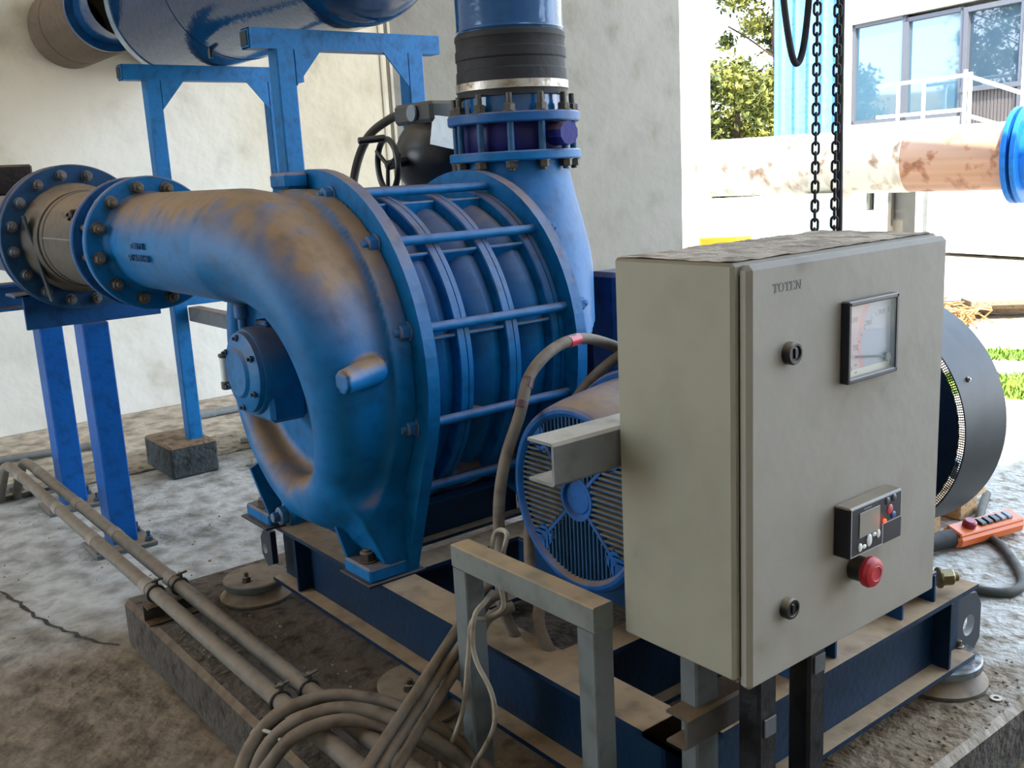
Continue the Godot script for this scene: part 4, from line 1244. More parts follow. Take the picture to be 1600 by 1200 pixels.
func controller_image() -> Image:
	var w := 232; var h := 130
	var im := Image.create(w, h, false, Image.FORMAT_RGB8)
	im.fill(Color("191b23"))
	var ln := Color("a7a9ad")
	im.fill_rect(Rect2i(0, 0, w, 3), ln); im.fill_rect(Rect2i(0, 0, 3, h), ln); im.fill_rect(Rect2i(0, h - 3, 146, 3), ln)
	im.fill_rect(Rect2i(143, 74, 3, 56), ln); im.fill_rect(Rect2i(143, 72, 90, 3), ln); im.fill_rect(Rect2i(229, 0, 3, 75), ln)
	im.fill_rect(Rect2i(146, 75, 86, 55), Color("23242b"))
	im.fill_rect(Rect2i(56, 8, 34, 5), Color("6d7076"))
	glyphs(im, "STOP", 150, 30, 1, Color("8a3a42"))
	return im

# five by seven dot letters
func glyphs(im: Image, s: String, x: int, y: int, k: int, c: Color) -> void:
	var G := {"0": "01110100011001110101110011000101110", "1": "00100011000010000100001000010001110", "2": "01110100010000100010001000100011111", "3": "11110000010000101110000010000111110", "5": "11111100001111000001000011000101110", "A": "01110100011000111111100011000110001", "S": "01111100001000001110000010000111110", "T": "11111001000010000100001000010000100", "O": "01110100011000110001100011000101110", "P": "11110100011000111110100001000010000"}
	for ch in s:
		var g: String = G.get(ch, "")
		for i in g.length():
			if g[i] == "1": im.fill_rect(Rect2i(x + (i % 5) * k, y + (i / 5) * k, k, k), c)
		x += 6 * k

# ------------------------------------------------------------------ conduits, cables, grey tube frame
func cables() -> void:
	# grey square tube frame standing before the base
	var t := thing("tube_frame", Vector3(0.82, 0.135, -1.06), "grey square tube frame with dusty top bar before the motor", "frame")
	var b := Mb.new(Color("6f7470"), 0.95, Color("a88659"))
	b.extr(rect(0.036, 0.038, 0.002), Vector3(0.835, 0.521, -1.235), Vector3(0.835, 0.521, -0.905), Vector3.UP, 0.03)
	part("top_bar", b, M.greyp, t)
	for z in [-1.217, -0.923]:
		b = Mb.new(Color("666c6c"), 0.1)
		b.extr(rect(0.0355, 0.0355, 0.002), Vector3(0.835, 0.135, z), Vector3(0.835, 0.502, z), Vector3(0, 0, 1))
		part("post", b, M.greyp, t)
	# two long conduits over the plinth
	var nut := 0
	for s in [[0.643, "front dusty grey conduit running low over the floor and plinth edge"], [0.7, "rear dusty grey conduit beside it, nearer the base frame"]]:
		var x: float = s[0]
		t = thing("conduit_pipe", Vector3(x, 0.0, -2.4), s[1], "conduit", "conduits over the plinth")
		b = Mb.new(Color("6f6a60"), 1.0, Color("7d6852"))
		b.vary = 0.3
		b.tube([Vector3(x, -0.2, -4.1), Vector3(x, 0.0, -3.99), Vector3(x, 0.11, -3.87), Vector3(x, 0.185, -3.76), Vector3(x, 0.2, -3.64), Vector3(x, 0.2, -3.4), Vector3(x, 0.2, -3.0), Vector3(x, 0.2, -2.6), Vector3(x, 0.2, -2.2), Vector3(x, 0.2, -1.9), Vector3(x, 0.2, -1.6), Vector3(x + 0.002, 0.2, -1.3), Vector3(x + 0.005, 0.2, -0.95)], 0.0165, 16, 6)
		part("tube", b, M.dull, t)
		for z in [-3.55, -3.08, -2.72, -2.29]:
			b = Mb.new(Color("8d867b"), 0.9, Color("85705a"))
			b.cyl(Vector3(x, 0.2, z), Vector3(x, 0.2, z + 0.045), 0.0185, 16, 0.001)
			part("coupling", b, M.dull, t)
		for z in [-2.215, -1.56]:
			b = Mb.new(Color("55524b"), 0.5)
			b.torus(Vector3(x, 0.2, z), Vector3(0, 0, 1), 0.0195, 0.0035, 20, 8)
			b.box(Vector3(x + 0.004, 0.226, z), Vector3(0.007, 0.016, 0.012), 0.001)
			b.cyl(Vector3(x - 0.006, 0.229, z), Vector3(x + 0.02, 0.232, z), 0.003, 8)
			part("pipe_clamp", b, M.darksteel, t)
	for z in [-2.215, -1.56]:
		b = Mb.new(Color("4b4842"), 0.9, DUSTC)
		b.extr(chan(0.04, 0.045, 0.004), Vector3(0.615, 0.153, z), Vector3(0.74, 0.153, z), Vector3.UP)
		single("strut_rail", b, M.darksteel, "short strut rail under the conduits " + ("at the plinth's far corner" if z < -2.0 else "beside the cable loop"), "rail", "")
	# thick supply cables
	var rub := Color("6d6459")
	var labels := ["thick dusty cable with red tape rising from the base to the motor", "second dusty cable leaving the motor box behind the first", "dusty cable slanting from the tube frame down to the floor, uppermost of three", "dusty cable slanting down to the floor, middle of three", "dusty cable slanting down to the floor, lowest of three", "outer dusty cable of the loop on the plinth edge", "middle dusty cable of the loop on the plinth edge", "inner dusty cable of the loop on the plinth edge"]
	var paths := [
		[Vector3(1.39, 0.73, -1.36), Vector3(1.3, 0.775, -1.36), Vector3(1.21, 0.802, -1.345), Vector3(1.13, 0.797, -1.33), Vector3(1.06, 0.762, -1.315), Vector3(1.02, 0.7, -1.3), Vector3(0.985, 0.63, -1.3), Vector3(0.965, 0.55, -1.3), Vector3(0.955, 0.46, -1.29), Vector3(0.945, 0.36, -1.27), Vector3(0.98, 0.24, -1.2), Vector3(1.0, 0.2, -1.1)],
		[Vector3(1.42, 0.79, -1.31), Vector3(1.32, 0.765, -1.335), Vector3(1.24, 0.7, -1.375), Vector3(1.18, 0.6, -1.4), Vector3(1.12, 0.5, -1.4), Vector3(1.05, 0.42, -1.33), Vector3(0.995, 0.39, -1.24), Vector3(0.96, 0.345, -1.19), Vector3(0.985, 0.22, -1.1)],
		[Vector3(0.935, 0.44, -1.275), Vector3(0.908, 0.430, -1.271), Vector3(0.891, 0.400, -1.284), Vector3(0.865, 0.375, -1.287), Vector3(0.807, 0.345, -1.267), Vector3(0.743, 0.320, -1.239), Vector3(0.676, 0.290, -1.213), Vector3(0.614, 0.270, -1.182), Vector3(0.55, 0.24, -1.15), Vector3(0.46, 0.12, -1.11), Vector3(0.36, 0.022, -1.06)],
		[Vector3(0.93, 0.42, -1.25), Vector3(0.897, 0.410, -1.255), Vector3(0.877, 0.380, -1.261), Vector3(0.849, 0.360, -1.256), Vector3(0.812, 0.335, -1.252), Vector3(0.767, 0.310, -1.241), Vector3(0.699, 0.280, -1.214), Vector3(0.636, 0.262, -1.178), Vector3(0.57, 0.23, -1.14), Vector3(0.48, 0.11, -1.09), Vector3(0.39, 0.022, -1.03)],
		[Vector3(0.93, 0.40, -1.23), Vector3(0.886, 0.390, -1.239), Vector3(0.867, 0.360, -1.245), Vector3(0.841, 0.340, -1.244), Vector3(0.815, 0.320, -1.241), Vector3(0.786, 0.295, -1.240), Vector3(0.724, 0.262, -1.218), Vector3(0.667, 0.245, -1.185), Vector3(0.6, 0.22, -1.14), Vector3(0.51, 0.1, -1.08), Vector3(0.42, 0.022, -1.0)],
		[Vector3(0.43, 0.03, -1.33), Vector3(0.475, 0.1, -1.42), Vector3(0.512, 0.160, -1.450), Vector3(0.550, 0.200, -1.468), Vector3(0.605, 0.235, -1.466), Vector3(0.682, 0.245, -1.438), Vector3(0.736, 0.245, -1.369), Vector3(0.766, 0.235, -1.297), Vector3(0.804, 0.200, -1.243), Vector3(0.828, 0.160, -1.181), Vector3(0.83, 0.15, -1.0)],
		[Vector3(0.45, 0.03, -1.31), Vector3(0.49, 0.1, -1.4), Vector3(0.531, 0.160, -1.433), Vector3(0.563, 0.200, -1.440), Vector3(0.606, 0.235, -1.421), Vector3(0.671, 0.245, -1.394), Vector3(0.715, 0.245, -1.333), Vector3(0.747, 0.230, -1.268), Vector3(0.780, 0.200, -1.227), Vector3(0.807, 0.160, -1.189), Vector3(0.8, 0.15, -1.0)],
		[Vector3(0.45, 0.03, -1.28), Vector3(0.49, 0.1, -1.37), Vector3(0.524, 0.160, -1.403), Vector3(0.555, 0.190, -1.409), Vector3(0.591, 0.225, -1.395), Vector3(0.647, 0.235, -1.380), Vector3(0.702, 0.230, -1.345), Vector3(0.747, 0.210, -1.289), Vector3(0.781, 0.180, -1.249), Vector3(0.796, 0.155, -1.200), Vector3(0.77, 0.15, -1.0)]]
	for i in paths.size():
		b = Mb.new(rub, 0.9, Color("7d6750"))
		b.vary = 0.3
		var r := 0.0105 if i < 2 else (0.0115 if i > 4 else 0.0088)
		b.tube(paths[i], r, 14, 8)
		var cb := single("power_cable", b, M.rubber, labels[i], "cable", "")
		if i == 0:
			var tp := Mb.new(Color("c2394a"), 0.2)
			tp.tube([Vector3(1.2, 0.803, -1.3435), Vector3(1.17, 0.8025, -1.337)], 0.0112, 14, 1)
			part("red_tape", tp, M.plastic, cb, "red tape")
			for q in [[Vector3(1.055, 0.757, -1.314), Vector3(1.045, 0.742, -1.309)], [Vector3(1.03, 0.722, -1.3045), Vector3(1.024, 0.712, -1.302)]]:
				tp = Mb.new(Color("4a2a35"), 0.1)
				tp.tube(q, 0.0113, 14, 1)
				part("cable_tie", tp, M.plastic, cb)
	b = Mb.new(Color("9a9384"), 0.3)
	b.tube([Vector3(0.553, 0.199, -1.484), Vector3(0.561, 0.216, -1.474), Vector3(0.578, 0.216, -1.434), Vector3(0.577, 0.207, -1.392)], 0.0035, 8, 6)
	single("cable_tie", b, M.plastic, "pale tie strapped across the three looped cables", "cable tie")
	# thin pale wires hanging on the tube frame
	for s in [[[Vector3(0.87, 0.48, -1.2), Vector3(0.868, 0.524, -1.196), Vector3(0.88, 0.548, -1.201), Vector3(0.885, 0.557, -1.19), Vector3(0.88, 0.556, -1.169), Vector3(0.872, 0.53, -1.17), Vector3(0.862, 0.488, -1.18), Vector3(0.86, 0.47, -1.165), Vector3(0.86, 0.44, -1.165), Vector3(0.845, 0.42, -1.19), Vector3(0.81, 0.43, -1.178), Vector3(0.8, 0.38, -1.179), Vector3(0.8, 0.32, -1.192), Vector3(0.8, 0.263, -1.209), Vector3(0.79, 0.206, -1.23), Vector3(0.78, 0.17, -1.25), Vector3(0.76, 0.15, -1.22), Vector3(0.7, 0.15, -1.12)], "pale thin wire looping over the tube frame and hanging straight down"], [[Vector3(0.86, 0.46, -1.19), Vector3(0.83, 0.46, -1.168), Vector3(0.808, 0.446, -1.166), Vector3(0.8, 0.407, -1.166), Vector3(0.8, 0.372, -1.158), Vector3(0.8, 0.341, -1.128), Vector3(0.8, 0.308, -1.117), Vector3(0.8, 0.271, -1.126), Vector3(0.8, 0.225, -1.154), Vector3(0.795, 0.18, -1.18), Vector3(0.76, 0.155, -1.14), Vector3(0.72, 0.15, -1.05)], "pale thin wire bowing out right of the tube frame post"]]:
		b = Mb.new(Color("a39a8a"), 0.4)
		b.tube(s[0], 0.004, 10, 8)
		single("thin_wire", b, M.rubber, s[1], "wire", "")

func floor_bits() -> void:
	# trench covers and edge angle
	var b := Mb.new(Color("80786a"), 0.9, Color("9c8b73"))
	b.box(Vector3(1.7, 0.003, -4.12), Vector3(1.9, 0.012, 0.32), 0.002, Basis(), 0.08)
	var rng := RandomNumberGenerator.new()
	rng.seed = 4
	single("trench_cover", b, M.rough, "dusty chequer plate cover over the floor trench behind the supports", "cover plate")
	b = Mb.new(Color("80786a"), 0.8, Color("9c8b73"))
	b.box(Vector3(-0.9, 0.003, -4.12), Vector3(2.8, 0.012, 0.32), 0.002, Basis(), 0.08)
	single("trench_cover", b, M.rough, "dusty trench cover plate left of the bent conduits", "cover plate")
	b = Mb.new(Color("6e6c66"), 0.4)
	b.box(Vector3(0.62, 0.012, -3.985), Vector3(0.55, 0.03, 0.004), 0.001)
	b.box(Vector3(0.62, 0.026, -3.97), Vector3(0.55, 0.004, 0.034), 0.001)
	single("edge_angle", b, M.darksteel, "dark steel angle along the trench edge at the bent conduits", "angle bar")
	# short pipes lying by the wall
	for s in [[Vector3(0.55, 0.02, -4.62), Vector3(1.15, 0.02, -4.5), 0.016, Color("727b7e"), "thin grey pipe lying on the sandy floor behind the supports"], [Vector3(1.62, 0.018, -4.05), Vector3(2.4, 0.018, -3.75), 0.014, Color("8a8880"), "pale grey pipe on the floor left of the blower, upper of two"], [Vector3(1.5, 0.014, -3.72), Vector3(2.0, 0.014, -3.45), 0.013, Color("a5a39b"), "pale grey pipe on the floor left of the blower, lower of two"], [Vector3(1.62, 0.02, -4.7), Vector3(2.5, 0.02, -4.62), 0.018, Color("7d8588"), "grey pipe along the wall foot with a pale coupling"]]:
		b = Mb.new(s[3], 0.6, DUSTC)
		b.cyl(s[0], s[1], s[2], 14)
		b.cyl((s[0] as Vector3).lerp(s[1], 0.05), (s[0] as Vector3).lerp(s[1], 0.16), s[2] * 1.35, 14, 0.002)
		single("floor_pipe", b, M.dull, s[4], "pipe", "")
	# cracks in the slab
	for s in [[[Vector3(0.36, 0, -3.55), Vector3(0.42, 0, -3.2), Vector3(0.47, 0, -2.95), Vector3(0.5, 0, -2.72), Vector3(0.56, 0, -2.52), Vector3(0.6, 0, -2.44)], 0.006, "long dark crack in the floor slab left of the plinth"], [[Vector3(0.1, 0, -3.3), Vector3(0.25, 0, -3.3), Vector3(0.4, 0, -3.24)], 0.003, "short fine crack branching left from the long one"]]:
		b = Mb.new(Color("3c352d"))
		var path: PackedVector3Array = Mb.smooth_path(s[0], 14)
		for i in path.size() - 1:
			var a := path[i] + Vector3(nz3(path[i] * 60) * 0.012, 0.0015, 0); var e := path[i + 1] + Vector3(nz3(path[i + 1] * 60) * 0.012, 0.0015, 0)
			var w0: float = s[1] * (0.6 + absf(nz3(path[i] * 90))); var w1: float = s[1] * (0.6 + absf(nz3(path[i + 1] * 90)))
			b.quad(a - Vector3(w0, 0, 0), a + Vector3(w0, 0, 0), e + Vector3(w1, 0, 0), e - Vector3(w1, 0, 0), Vector3.UP)
		var ck := single("floor_crack", b, M.rough, s[2], "")
		ck.set_meta("kind", "structure")
	# grit
	b = Mb.new(Color("8a7c68"), 0.4)
	b.vary = 0.6
	for i in 420:
		var p := Vector3(rng.randf_range(0.2, 1.2), 0.0, rng.randf_range(-4.0, -2.5))
		if i % 3 == 0: p = Vector3(rng.randf_range(0.66, 0.86), 0.13, rng.randf_range(-2.3, -0.8))
		elif i % 3 == 1: p = Vector3(rng.randf_range(1.0, 2.3), 0.13, rng.randf_range(-0.82, -0.73))
		var r := rng.randf_range(0.001, 0.0035) * (1.6 if i % 17 == 0 else 1.0)
		b.box(p + Vector3(0, r * 0.4, 0), Vector3(r * 2, r * 1.4, r * 1.7), r * 0.4, Basis(Vector3.UP, rng.randf() * 3.0), 1.0)
	var gr := single("grit", b, M.rough, "scattered grit and crumbs on floor and plinth", "grit")
	gr.set_meta("kind", "stuff")
	# loose washers by the right pad
	for q in [[Vector3(1.664, 0.132, -0.765), 0.011, "loose steel washer on the plinth before the right isolator pad"]]:
		b = Mb.new(Color("8f897e"))
		b.lathe(q[0], Vector3.UP, [Vector2(0, 0.005), Vector2(0, q[1]), Vector2(0.002, q[1]), Vector2(0.002, 0.005), Vector2(0, 0.005)], 20)
		single("washer", b, M.steel, q[2], "washer")
	# rag on the beam
	b = Mb.new(Color("8d857a"), 0.2)
	b.ball(Vector3(0.94, 0.335, -1.35), 1.0, Vector3(0.035, 0.008, 0.018), 14)
	single("rag", b, M.rough, "small dusty rag lying on the left beam near the tube frame", "rag")
	# wooden skid and pendant control at the right
	var t := thing("wood_skid", Vector3(2.42, 0.13, -1.25), "pale wooden pallet skid under the belt guard at the right", "pallet")
	for s in [[Vector3(2.52, 0.16, -1.31), Vector3(0.09, 0.06, 0.1)], [Vector3(2.33, 0.16, -1.31), Vector3(0.09, 0.06, 0.1)]]:
		b = Mb.new(Color("c9a87c"), 0.1)
		b.box(s[0], s[1], 0.003)
		part("skid_block", b, M.wood, t)
	for k in 2:
		b = Mb.new(Color("d2b48a"), 0.1)
		b.box(Vector3(2.42, 0.201, -1.345 + 0.075 * k), Vector3(0.3, 0.018, 0.06), 0.002)
		part("skid_board", b, M.wood, t)
	pendant()

func pendant() -> void:
	var a := Vector3(2.255, 0.16, -1.182); var e := Vector3(2.485, 0.16, -1.128)
	var t := thing("hoist_pendant", Vector3(2.38, 0.132, -1.17), "orange hoist pendant control with black keys lying on the concrete", "remote control")
	var f := (e - a).normalized()
	var side := Vector3.UP.cross(f).normalized(); var u := f.cross(side)
	var tilt := Basis(f, deg_to_rad(16.0))
	side = tilt * side; u = tilt * u
	var bs := Basis(f, u, f.cross(u))
	var b := Mb.new(Color("dd6a2c"), 0.1)
	b.box(a.lerp(e, 0.56), Vector3(0.235, 0.036, 0.062), 0.009, bs)
	b.box(a.lerp(e, 0.56) + u * 0.018, Vector3(0.225, 0.012, 0.05), 0.004, bs)
	part("shell", b, M.plastic, t)
	b = Mb.new(Color("14161a"), 0.1)
	b.cyl(a - f * 0.12, a + f * 0.02, 0.018, 18, 0.003, 0.024)
	part("cable_boot", b, M.rubber, t)
	b = Mb.new(Color("8c2336"))
	b.cyl(a.lerp(e, 0.3) + u * 0.02, a.lerp(e, 0.3) + u * 0.042, 0.0165, 22, 0.004)
	part("stop_key", b, M.plastic, t)
	for k in 5:
		b = Mb.new(Color("1a1a1e") if k < 3 else Color("7e8288"))
		var q := a.lerp(e, 0.47 + 0.1 * k)
		b.box(q + u * 0.027, Vector3(0.02, 0.01, 0.026), 0.003, bs)
		part("key", b, M.plastic, t)
	b = Mb.new(Color("3d423f"), 0.15)
	b.tube([Vector3(2.14, 0.165, -1.21), Vector3(2.05, 0.15, -1.22), Vector3(1.99, 0.143, -1.16), Vector3(2.01, 0.143, -1.1), Vector3(2.06, 0.142, -1.055), Vector3(2.065, 0.142, -1.0), Vector3(2.09, 0.142, -0.955), Vector3(2.14, 0.142, -0.945), Vector3(2.2, 0.142, -0.97), Vector3(2.27, 0.142, -1.02), Vector3(2.355, 0.142, -1.095), Vector3(2.4, 0.142, -1.16), Vector3(2.5, 0.142, -1.22), Vector3(2.7, 0.142, -1.3)], 0.011, 14, 8)
	single("pendant_cable", b, M.rubber, "thick dark grey pendant cable curling over the concrete beside the orange control", "cable")
	b = Mb.new(Color("4a4c48"))
	b.torus(Vector3(2.66, 0.19, -1.36), Vector3(0.8, 0.1, 0.6), 0.04, 0.011, 24, 10, 0.0, 4.0)
	single("cable_end", b, M.rubber, "curled dark cable end behind the wooden skid", "cable")

# ------------------------------------------------------------------ hoist chains
func hoist() -> void:
	var wire := 0.0031
	var lk := Mb.new(Color("2a2826"), 0.1)
	var hl := 0.0105; var hw := 0.0072
	var pts: Array = []
	for i in 28:
		var a := TAU * i / 28
		var c := cos(a); var s := sin(a)
		pts.append(Vector3(c * hw, s * hw + (hl if s > 0.0 else -hl) * 0.62, 0))
	pts.append(pts[0])
	lk.tube(pts, wire, 8, 1, false)
	var link := lk.mesh()
	for s in [[Vector3(2.005, 0.93, -1.4), 0.0, "blackened hoist chain hanging behind the cabinet, left of the pair"], [Vector3(2.083, 0.93, -1.4), 0.0, "blackened hoist chain hanging behind the cabinet, right of the pair"]]:
		var t := thing("hoist_chain", s[0], s[2], "chain", "hoist chains")
		var n := 0
		while n < 78:
			var y: float = 0.0218 * n
			shared("link", link, M.darksteel, t, s[0] + Vector3(0, y, 0), Basis(Vector3.UP, (0.66 if n % 2 == 0 else 0.66 + PI / 2)))
			n += 1
	var b := Mb.new(Color("23201d"), 0.1)
	b.tube([Vector3(2.12, 0.9, -1.41), Vector3(2.112, 1.6, -1.41), Vector3(2.11, 4.19, -1.41)], 0.0075, 12, 4)
	single("hoist_cable", b, M.rubber, "straight black electric cable hanging right of the hoist chains", "cable")
	b = Mb.new(Color("1d1b1a"), 0.1)
	b.tube([Vector3(1.925, 4.19, -1.44), Vector3(1.925, 1.7, -1.44), Vector3(1.93, 1.5, -1.44), Vector3(1.945, 1.36, -1.43), Vector3(1.965, 1.315, -1.425), Vector3(1.985, 1.36, -1.42), Vector3(2.0, 1.5, -1.415), Vector3(2.005, 1.7, -1.41), Vector3(2.005, 4.19, -1.42)], 0.0075, 12, 8)
	single("cable_loop", b, M.rubber, "black cable hanging in a narrow loop left of the hoist chains", "cable")
	# chain hoist and its runway beam under the roof
	var t := thing("chain_hoist", Vector3(2.04, 2.62, -1.4), "yellow chain hoist body hung from its runway beam", "hoist")
	b = Mb.new(Color("b88a24"), 0.2)
	b.box(Vector3(2.04, 2.85, -1.4), Vector3(0.34, 0.24, 0.22), 0.03)
	b.cyl(Vector3(1.8, 2.85, -1.4), Vector3(2.28, 2.85, -1.4), 0.1, 24, 0.01)
	part("hoist_body", b, M.paint, t)
	b = Mb.new(Color("2a2826"))
	b.cyl(Vector3(2.04, 2.96, -1.4), Vector3(2.04, 3.61, -1.4), 0.02, 10)
	part("trolley_hanger", b, M.darksteel, t)
	b = Mb.new(Color("b88a24"), 0.2)
	b.extr(ibeam(0.12, 0.2, 0.012, 0.01), Vector3(2.04, 3.7, -5.0), Vector3(2.04, 3.7, -0.7), Vector3.UP, 1.0)
	single("runway_beam", b, M.paint, "yellow hoist runway beam under the roof", "beam")

# ------------------------------------------------------------------ outdoors
func outdoors() -> void:
	var b := Mb.new(Color("d9d2c4"))
	b.vary = 0.08
	for i in 60:
		for k in 60:
			var x0 := 3.0 + 27.0 * i / 60; var z0 := -24.0 + 34.0 * k / 60
			b.quad(Vector3(x0, -0.02, z0), Vector3(x0 + 0.45, -0.02, z0), Vector3(x0 + 0.45, -0.02, z0 + 34.0 / 60), Vector3(x0, -0.02, z0 + 34.0 / 60), Vector3.UP)
	struct("ground", b, M.conc, "pale sunlit concrete yard outside the bay")
	b = Mb.new(Color("b5ad9c"))
	b.box(Vector3(-13.2, -0.12, -7.0), Vector3(20.0, 0.2, 34.0), 0.01, Basis(), 4.0)
	struct("ground", b, M.conc, "pale yard left of the bay")
	# sunlit pier at the end of the back wall
	b = Mb.new(Color("f3f1ea"))
	b.vary = 0.03
	b.box(Vector3(7.8, 2.6, -7.15), Vector3(0.82, 5.2, 0.3), 0.01, Basis(), 0.2)
	struct("wall_pier", b, M.wall, "white sunlit pier just outside the end of the back wall")
	# facade in its own frame: s along it (away from us), y up, d towards us
	var A := Vector3(10.575, 0, -4.961); var U := Vector3(0.204, 0, -0.979).normalized(); var N := Vector3(-0.979, 0, -0.204).normalized()
	var bs := Basis(U, Vector3.UP, U.cross(Vector3.UP))
	var P := func(s: float, y: float, d: float) -> Vector3: return A + U * s + Vector3(0, y, 0) + N * d
	var t := thing("office_building", A + U * 0.5, "white two level office building with dark framed windows across the yard", "building")
	b = Mb.new(Color("f0eee6"))
	b.vary = 0.03
	# wall round the openings
	for r in [[-4.0, 0.0, 0.0, 5.0], [0.0, 2.34, 2.62, 5.0], [2.34, 2.9, 0.0, 5.0], [0.74, 2.34, 0.85, 1.45], [0.0, 0.74, 0.85, 1.28], [0.0, 0.86, 0.0, 0.85], [1.17, 1.28, 0.0, 0.85], [1.78, 1.9, 0.0, 0.85], [1.9, 2.34, 0.0, 0.42], [2.12, 2.34, 0.42, 0.85]]:
		var s0: float = r[0]; var s1: float = r[1]; var y0: float = r[2]; var y1: float = r[3]
		b.box(P.call((s0 + s1) / 2, (y0 + y1) / 2, -0.15), Vector3(s1 - s0, y1 - y0, 0.3), 0.003, bs, 1.0)
	part("wall", b, M.wall, t)
	b = Mb.new(Color("cfcabd"))
	b.box(P.call(-0.6, 2.5, -3.3), Vector3(7.0, 5.0, 6.0), 0.01, bs, 4.0)
	part("building_core", b, M.wall, t)
	var fr := Color("55585f")
	for w in [[0.75, 1.535, 1.45, 2.58], [1.535, 2.335, 1.455, 2.62]]:
		b = Mb.new(fr)
		for q in [[w[0] + 0.02, w[2], w[0] + 0.02, w[3]], [w[1] - 0.02, w[2], w[1] - 0.02, w[3]], [w[0], w[2] + 0.02, w[1], w[2] + 0.02], [w[0], w[3] - 0.02, w[1], w[3] - 0.02]]:
			b.extr(rect(0.045, 0.05, 0.002), P.call(q[0], q[1], -0.06), P.call(q[2], q[3], -0.06), N, 5.0)
		var wf := part("window", b, M.plain, t)
		b = Mb.new(Color.WHITE)
		b.box(P.call((w[0] + w[1]) / 2, (w[2] + w[3]) / 2, -0.075), Vector3(w[1] - w[0] - 0.06, w[3] - w[2] - 0.06, 0.008), 0.001, bs)
		part("pane", b, M.pane_a if M.has("pane_a") else M.window, wf)
		if w[0] < 1.0:
			for j in 30:
				b = Mb.new(Color("b9d4df"))
				b.box(P.call((w[0] + w[1]) / 2, w[2] + 0.05 + j * 0.036, -0.105), Vector3(w[1] - w[0] - 0.08, 0.03, 0.004), 0.001, Basis(U, Vector3.UP.rotated(U, 0.35), (U.cross(Vector3.UP)).rotated(U, 0.35)))
				part("blind_slat", b, M.plain, wf)
	# glazed door with ribbed lower panel
	b = Mb.new(fr)
	for q in [[0.03, 1.28, 0.03, 2.55, 0.07], [0.71, 1.28, 0.71, 2.55, 0.07], [0.0, 2.54, 0.74, 2.54, 0.07], [0.0, 1.72, 0.74, 1.72, 0.09]]:
		b.extr(rect(0.05, q[4], 0.002), P.call(q[0], q[1], -0.05), P.call(q[2], q[3], -0.05), N, 5.0)
	var dr := part("door", b, M.plain, t)
	b = Mb.new(Color.WHITE)
	b.box(P.call(0.37, 2.13, -0.07), Vector3(0.64, 0.78, 0.008), 0.001, bs)
	part("door_pane", b, M.window, dr)
	for j in 15:
		b = Mb.new(Color("55504f"))
		b.box(P.call(0.07 + j * 0.043, 1.49, -0.06), Vector3(0.036, 0.41, 0.02), 0.004, bs)
		part("door_slat", b, M.plain, dr)
	# ground floor openings, their recess shade put into darker panel colours
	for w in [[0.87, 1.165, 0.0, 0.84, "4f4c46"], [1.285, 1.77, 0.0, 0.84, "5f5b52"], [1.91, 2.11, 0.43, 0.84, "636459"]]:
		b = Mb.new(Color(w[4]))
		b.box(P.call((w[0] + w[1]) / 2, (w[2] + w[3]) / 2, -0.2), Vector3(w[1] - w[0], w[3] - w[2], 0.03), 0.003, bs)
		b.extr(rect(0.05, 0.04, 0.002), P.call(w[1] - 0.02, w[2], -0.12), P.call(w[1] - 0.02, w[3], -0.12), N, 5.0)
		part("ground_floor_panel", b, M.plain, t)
	# handrail
	t = thing("handrail", P.call(0.6, 1.2, 0.35), "white steel handrail before the office door", "railing")
	for q in [[1.6, 1.845, 0.42, 1.845], [1.6, 1.5, 0.42, 1.5], [0.42, 1.845, -0.4, 1.55], [0.42, 1.45, -0.4, 1.2]]:
		b = Mb.new(Color("f2f2ef"))
		b.cyl(P.call(q[0], q[1], 0.3), P.call(q[2], q[3], 0.3), 0.02, 10)
		part("rail", b, M.plain, t)
	for q in [[0.42, 1.9], [0.36, 1.87], [0.95, 1.845], [1.3, 1.845], [-0.4, 1.56]]:
		b = Mb.new(Color("f2f2ef"))
		b.cyl(P.call(q[0], 1.24, 0.3), P.call(q[0], q[1], 0.3), 0.02, 10)
		part("baluster", b, M.plain, t)
	b = Mb.new(Color("efece4"))
	b.box(P.call(-0.2, 0.62, 0.22), Vector3(1.9, 1.2, 0.4), 0.01, bs, 1.0)
	single("landing", b, M.wall, "white raised landing below the office door", "landing")
	# blue corrugated sheet
	b = Mb.new(Color("6a9fe0"))
	b.vary = 0.06
	var c0 := Vector3(8.2, 0, -6.2); var c1 := Vector3(8.69, 0, -5.78)
	var dir := (c1 - c0).normalized(); var out := dir.cross(Vector3.UP).normalized()
	if out.dot(Vector3(-1, 0, 1)) < 0: out = -out
	var prof: Array = []
	var L := (c1 - c0).length(); var nr := 5
	for i in nr:
		for q in [[0.0, 0.0], [0.3, 0.0], [0.42, 0.06], [0.72, 0.06], [0.84, 0.0]]: prof.append([L * (i + q[0]) / nr, q[1]])
	prof.append([L, 0.0])
	for i in prof.size() - 1:
		var p0: Vector3 = c0 + dir * prof[i][0] + out * prof[i][1]; var p1: Vector3 = c0 + dir * prof[i + 1][0] + out * prof[i + 1][1]
		var m := (p1 - p0).cross(Vector3.UP).normalized()
		if m.dot(out) < 0: m = -m
		b.quad(p0, p1, p1 + Vector3(0, 4.2, 0), p0 + Vector3(0, 4.2, 0), m)
		b.quad(p0 - out * 0.012, p1 - out * 0.012, p1 + Vector3(0, 4.2, 0) - out * 0.012, p0 + Vector3(0, 4.2, 0) - out * 0.012, -m)
	single("corrugated_sheet", b, M.paint, "upright blue corrugated sheet strip between tree and office", "sheet")
	# big rusty pipe on saddles
	t = thing("yard_pipe", Vector3(7.0, 0, -4.5), "large peeling white pipe with rusty end crossing the yard", "pipe")
	var p0 := Vector3(6.55, 1.05, -7.2); var p1 := Vector3(7.13, 1.04, -3.36)
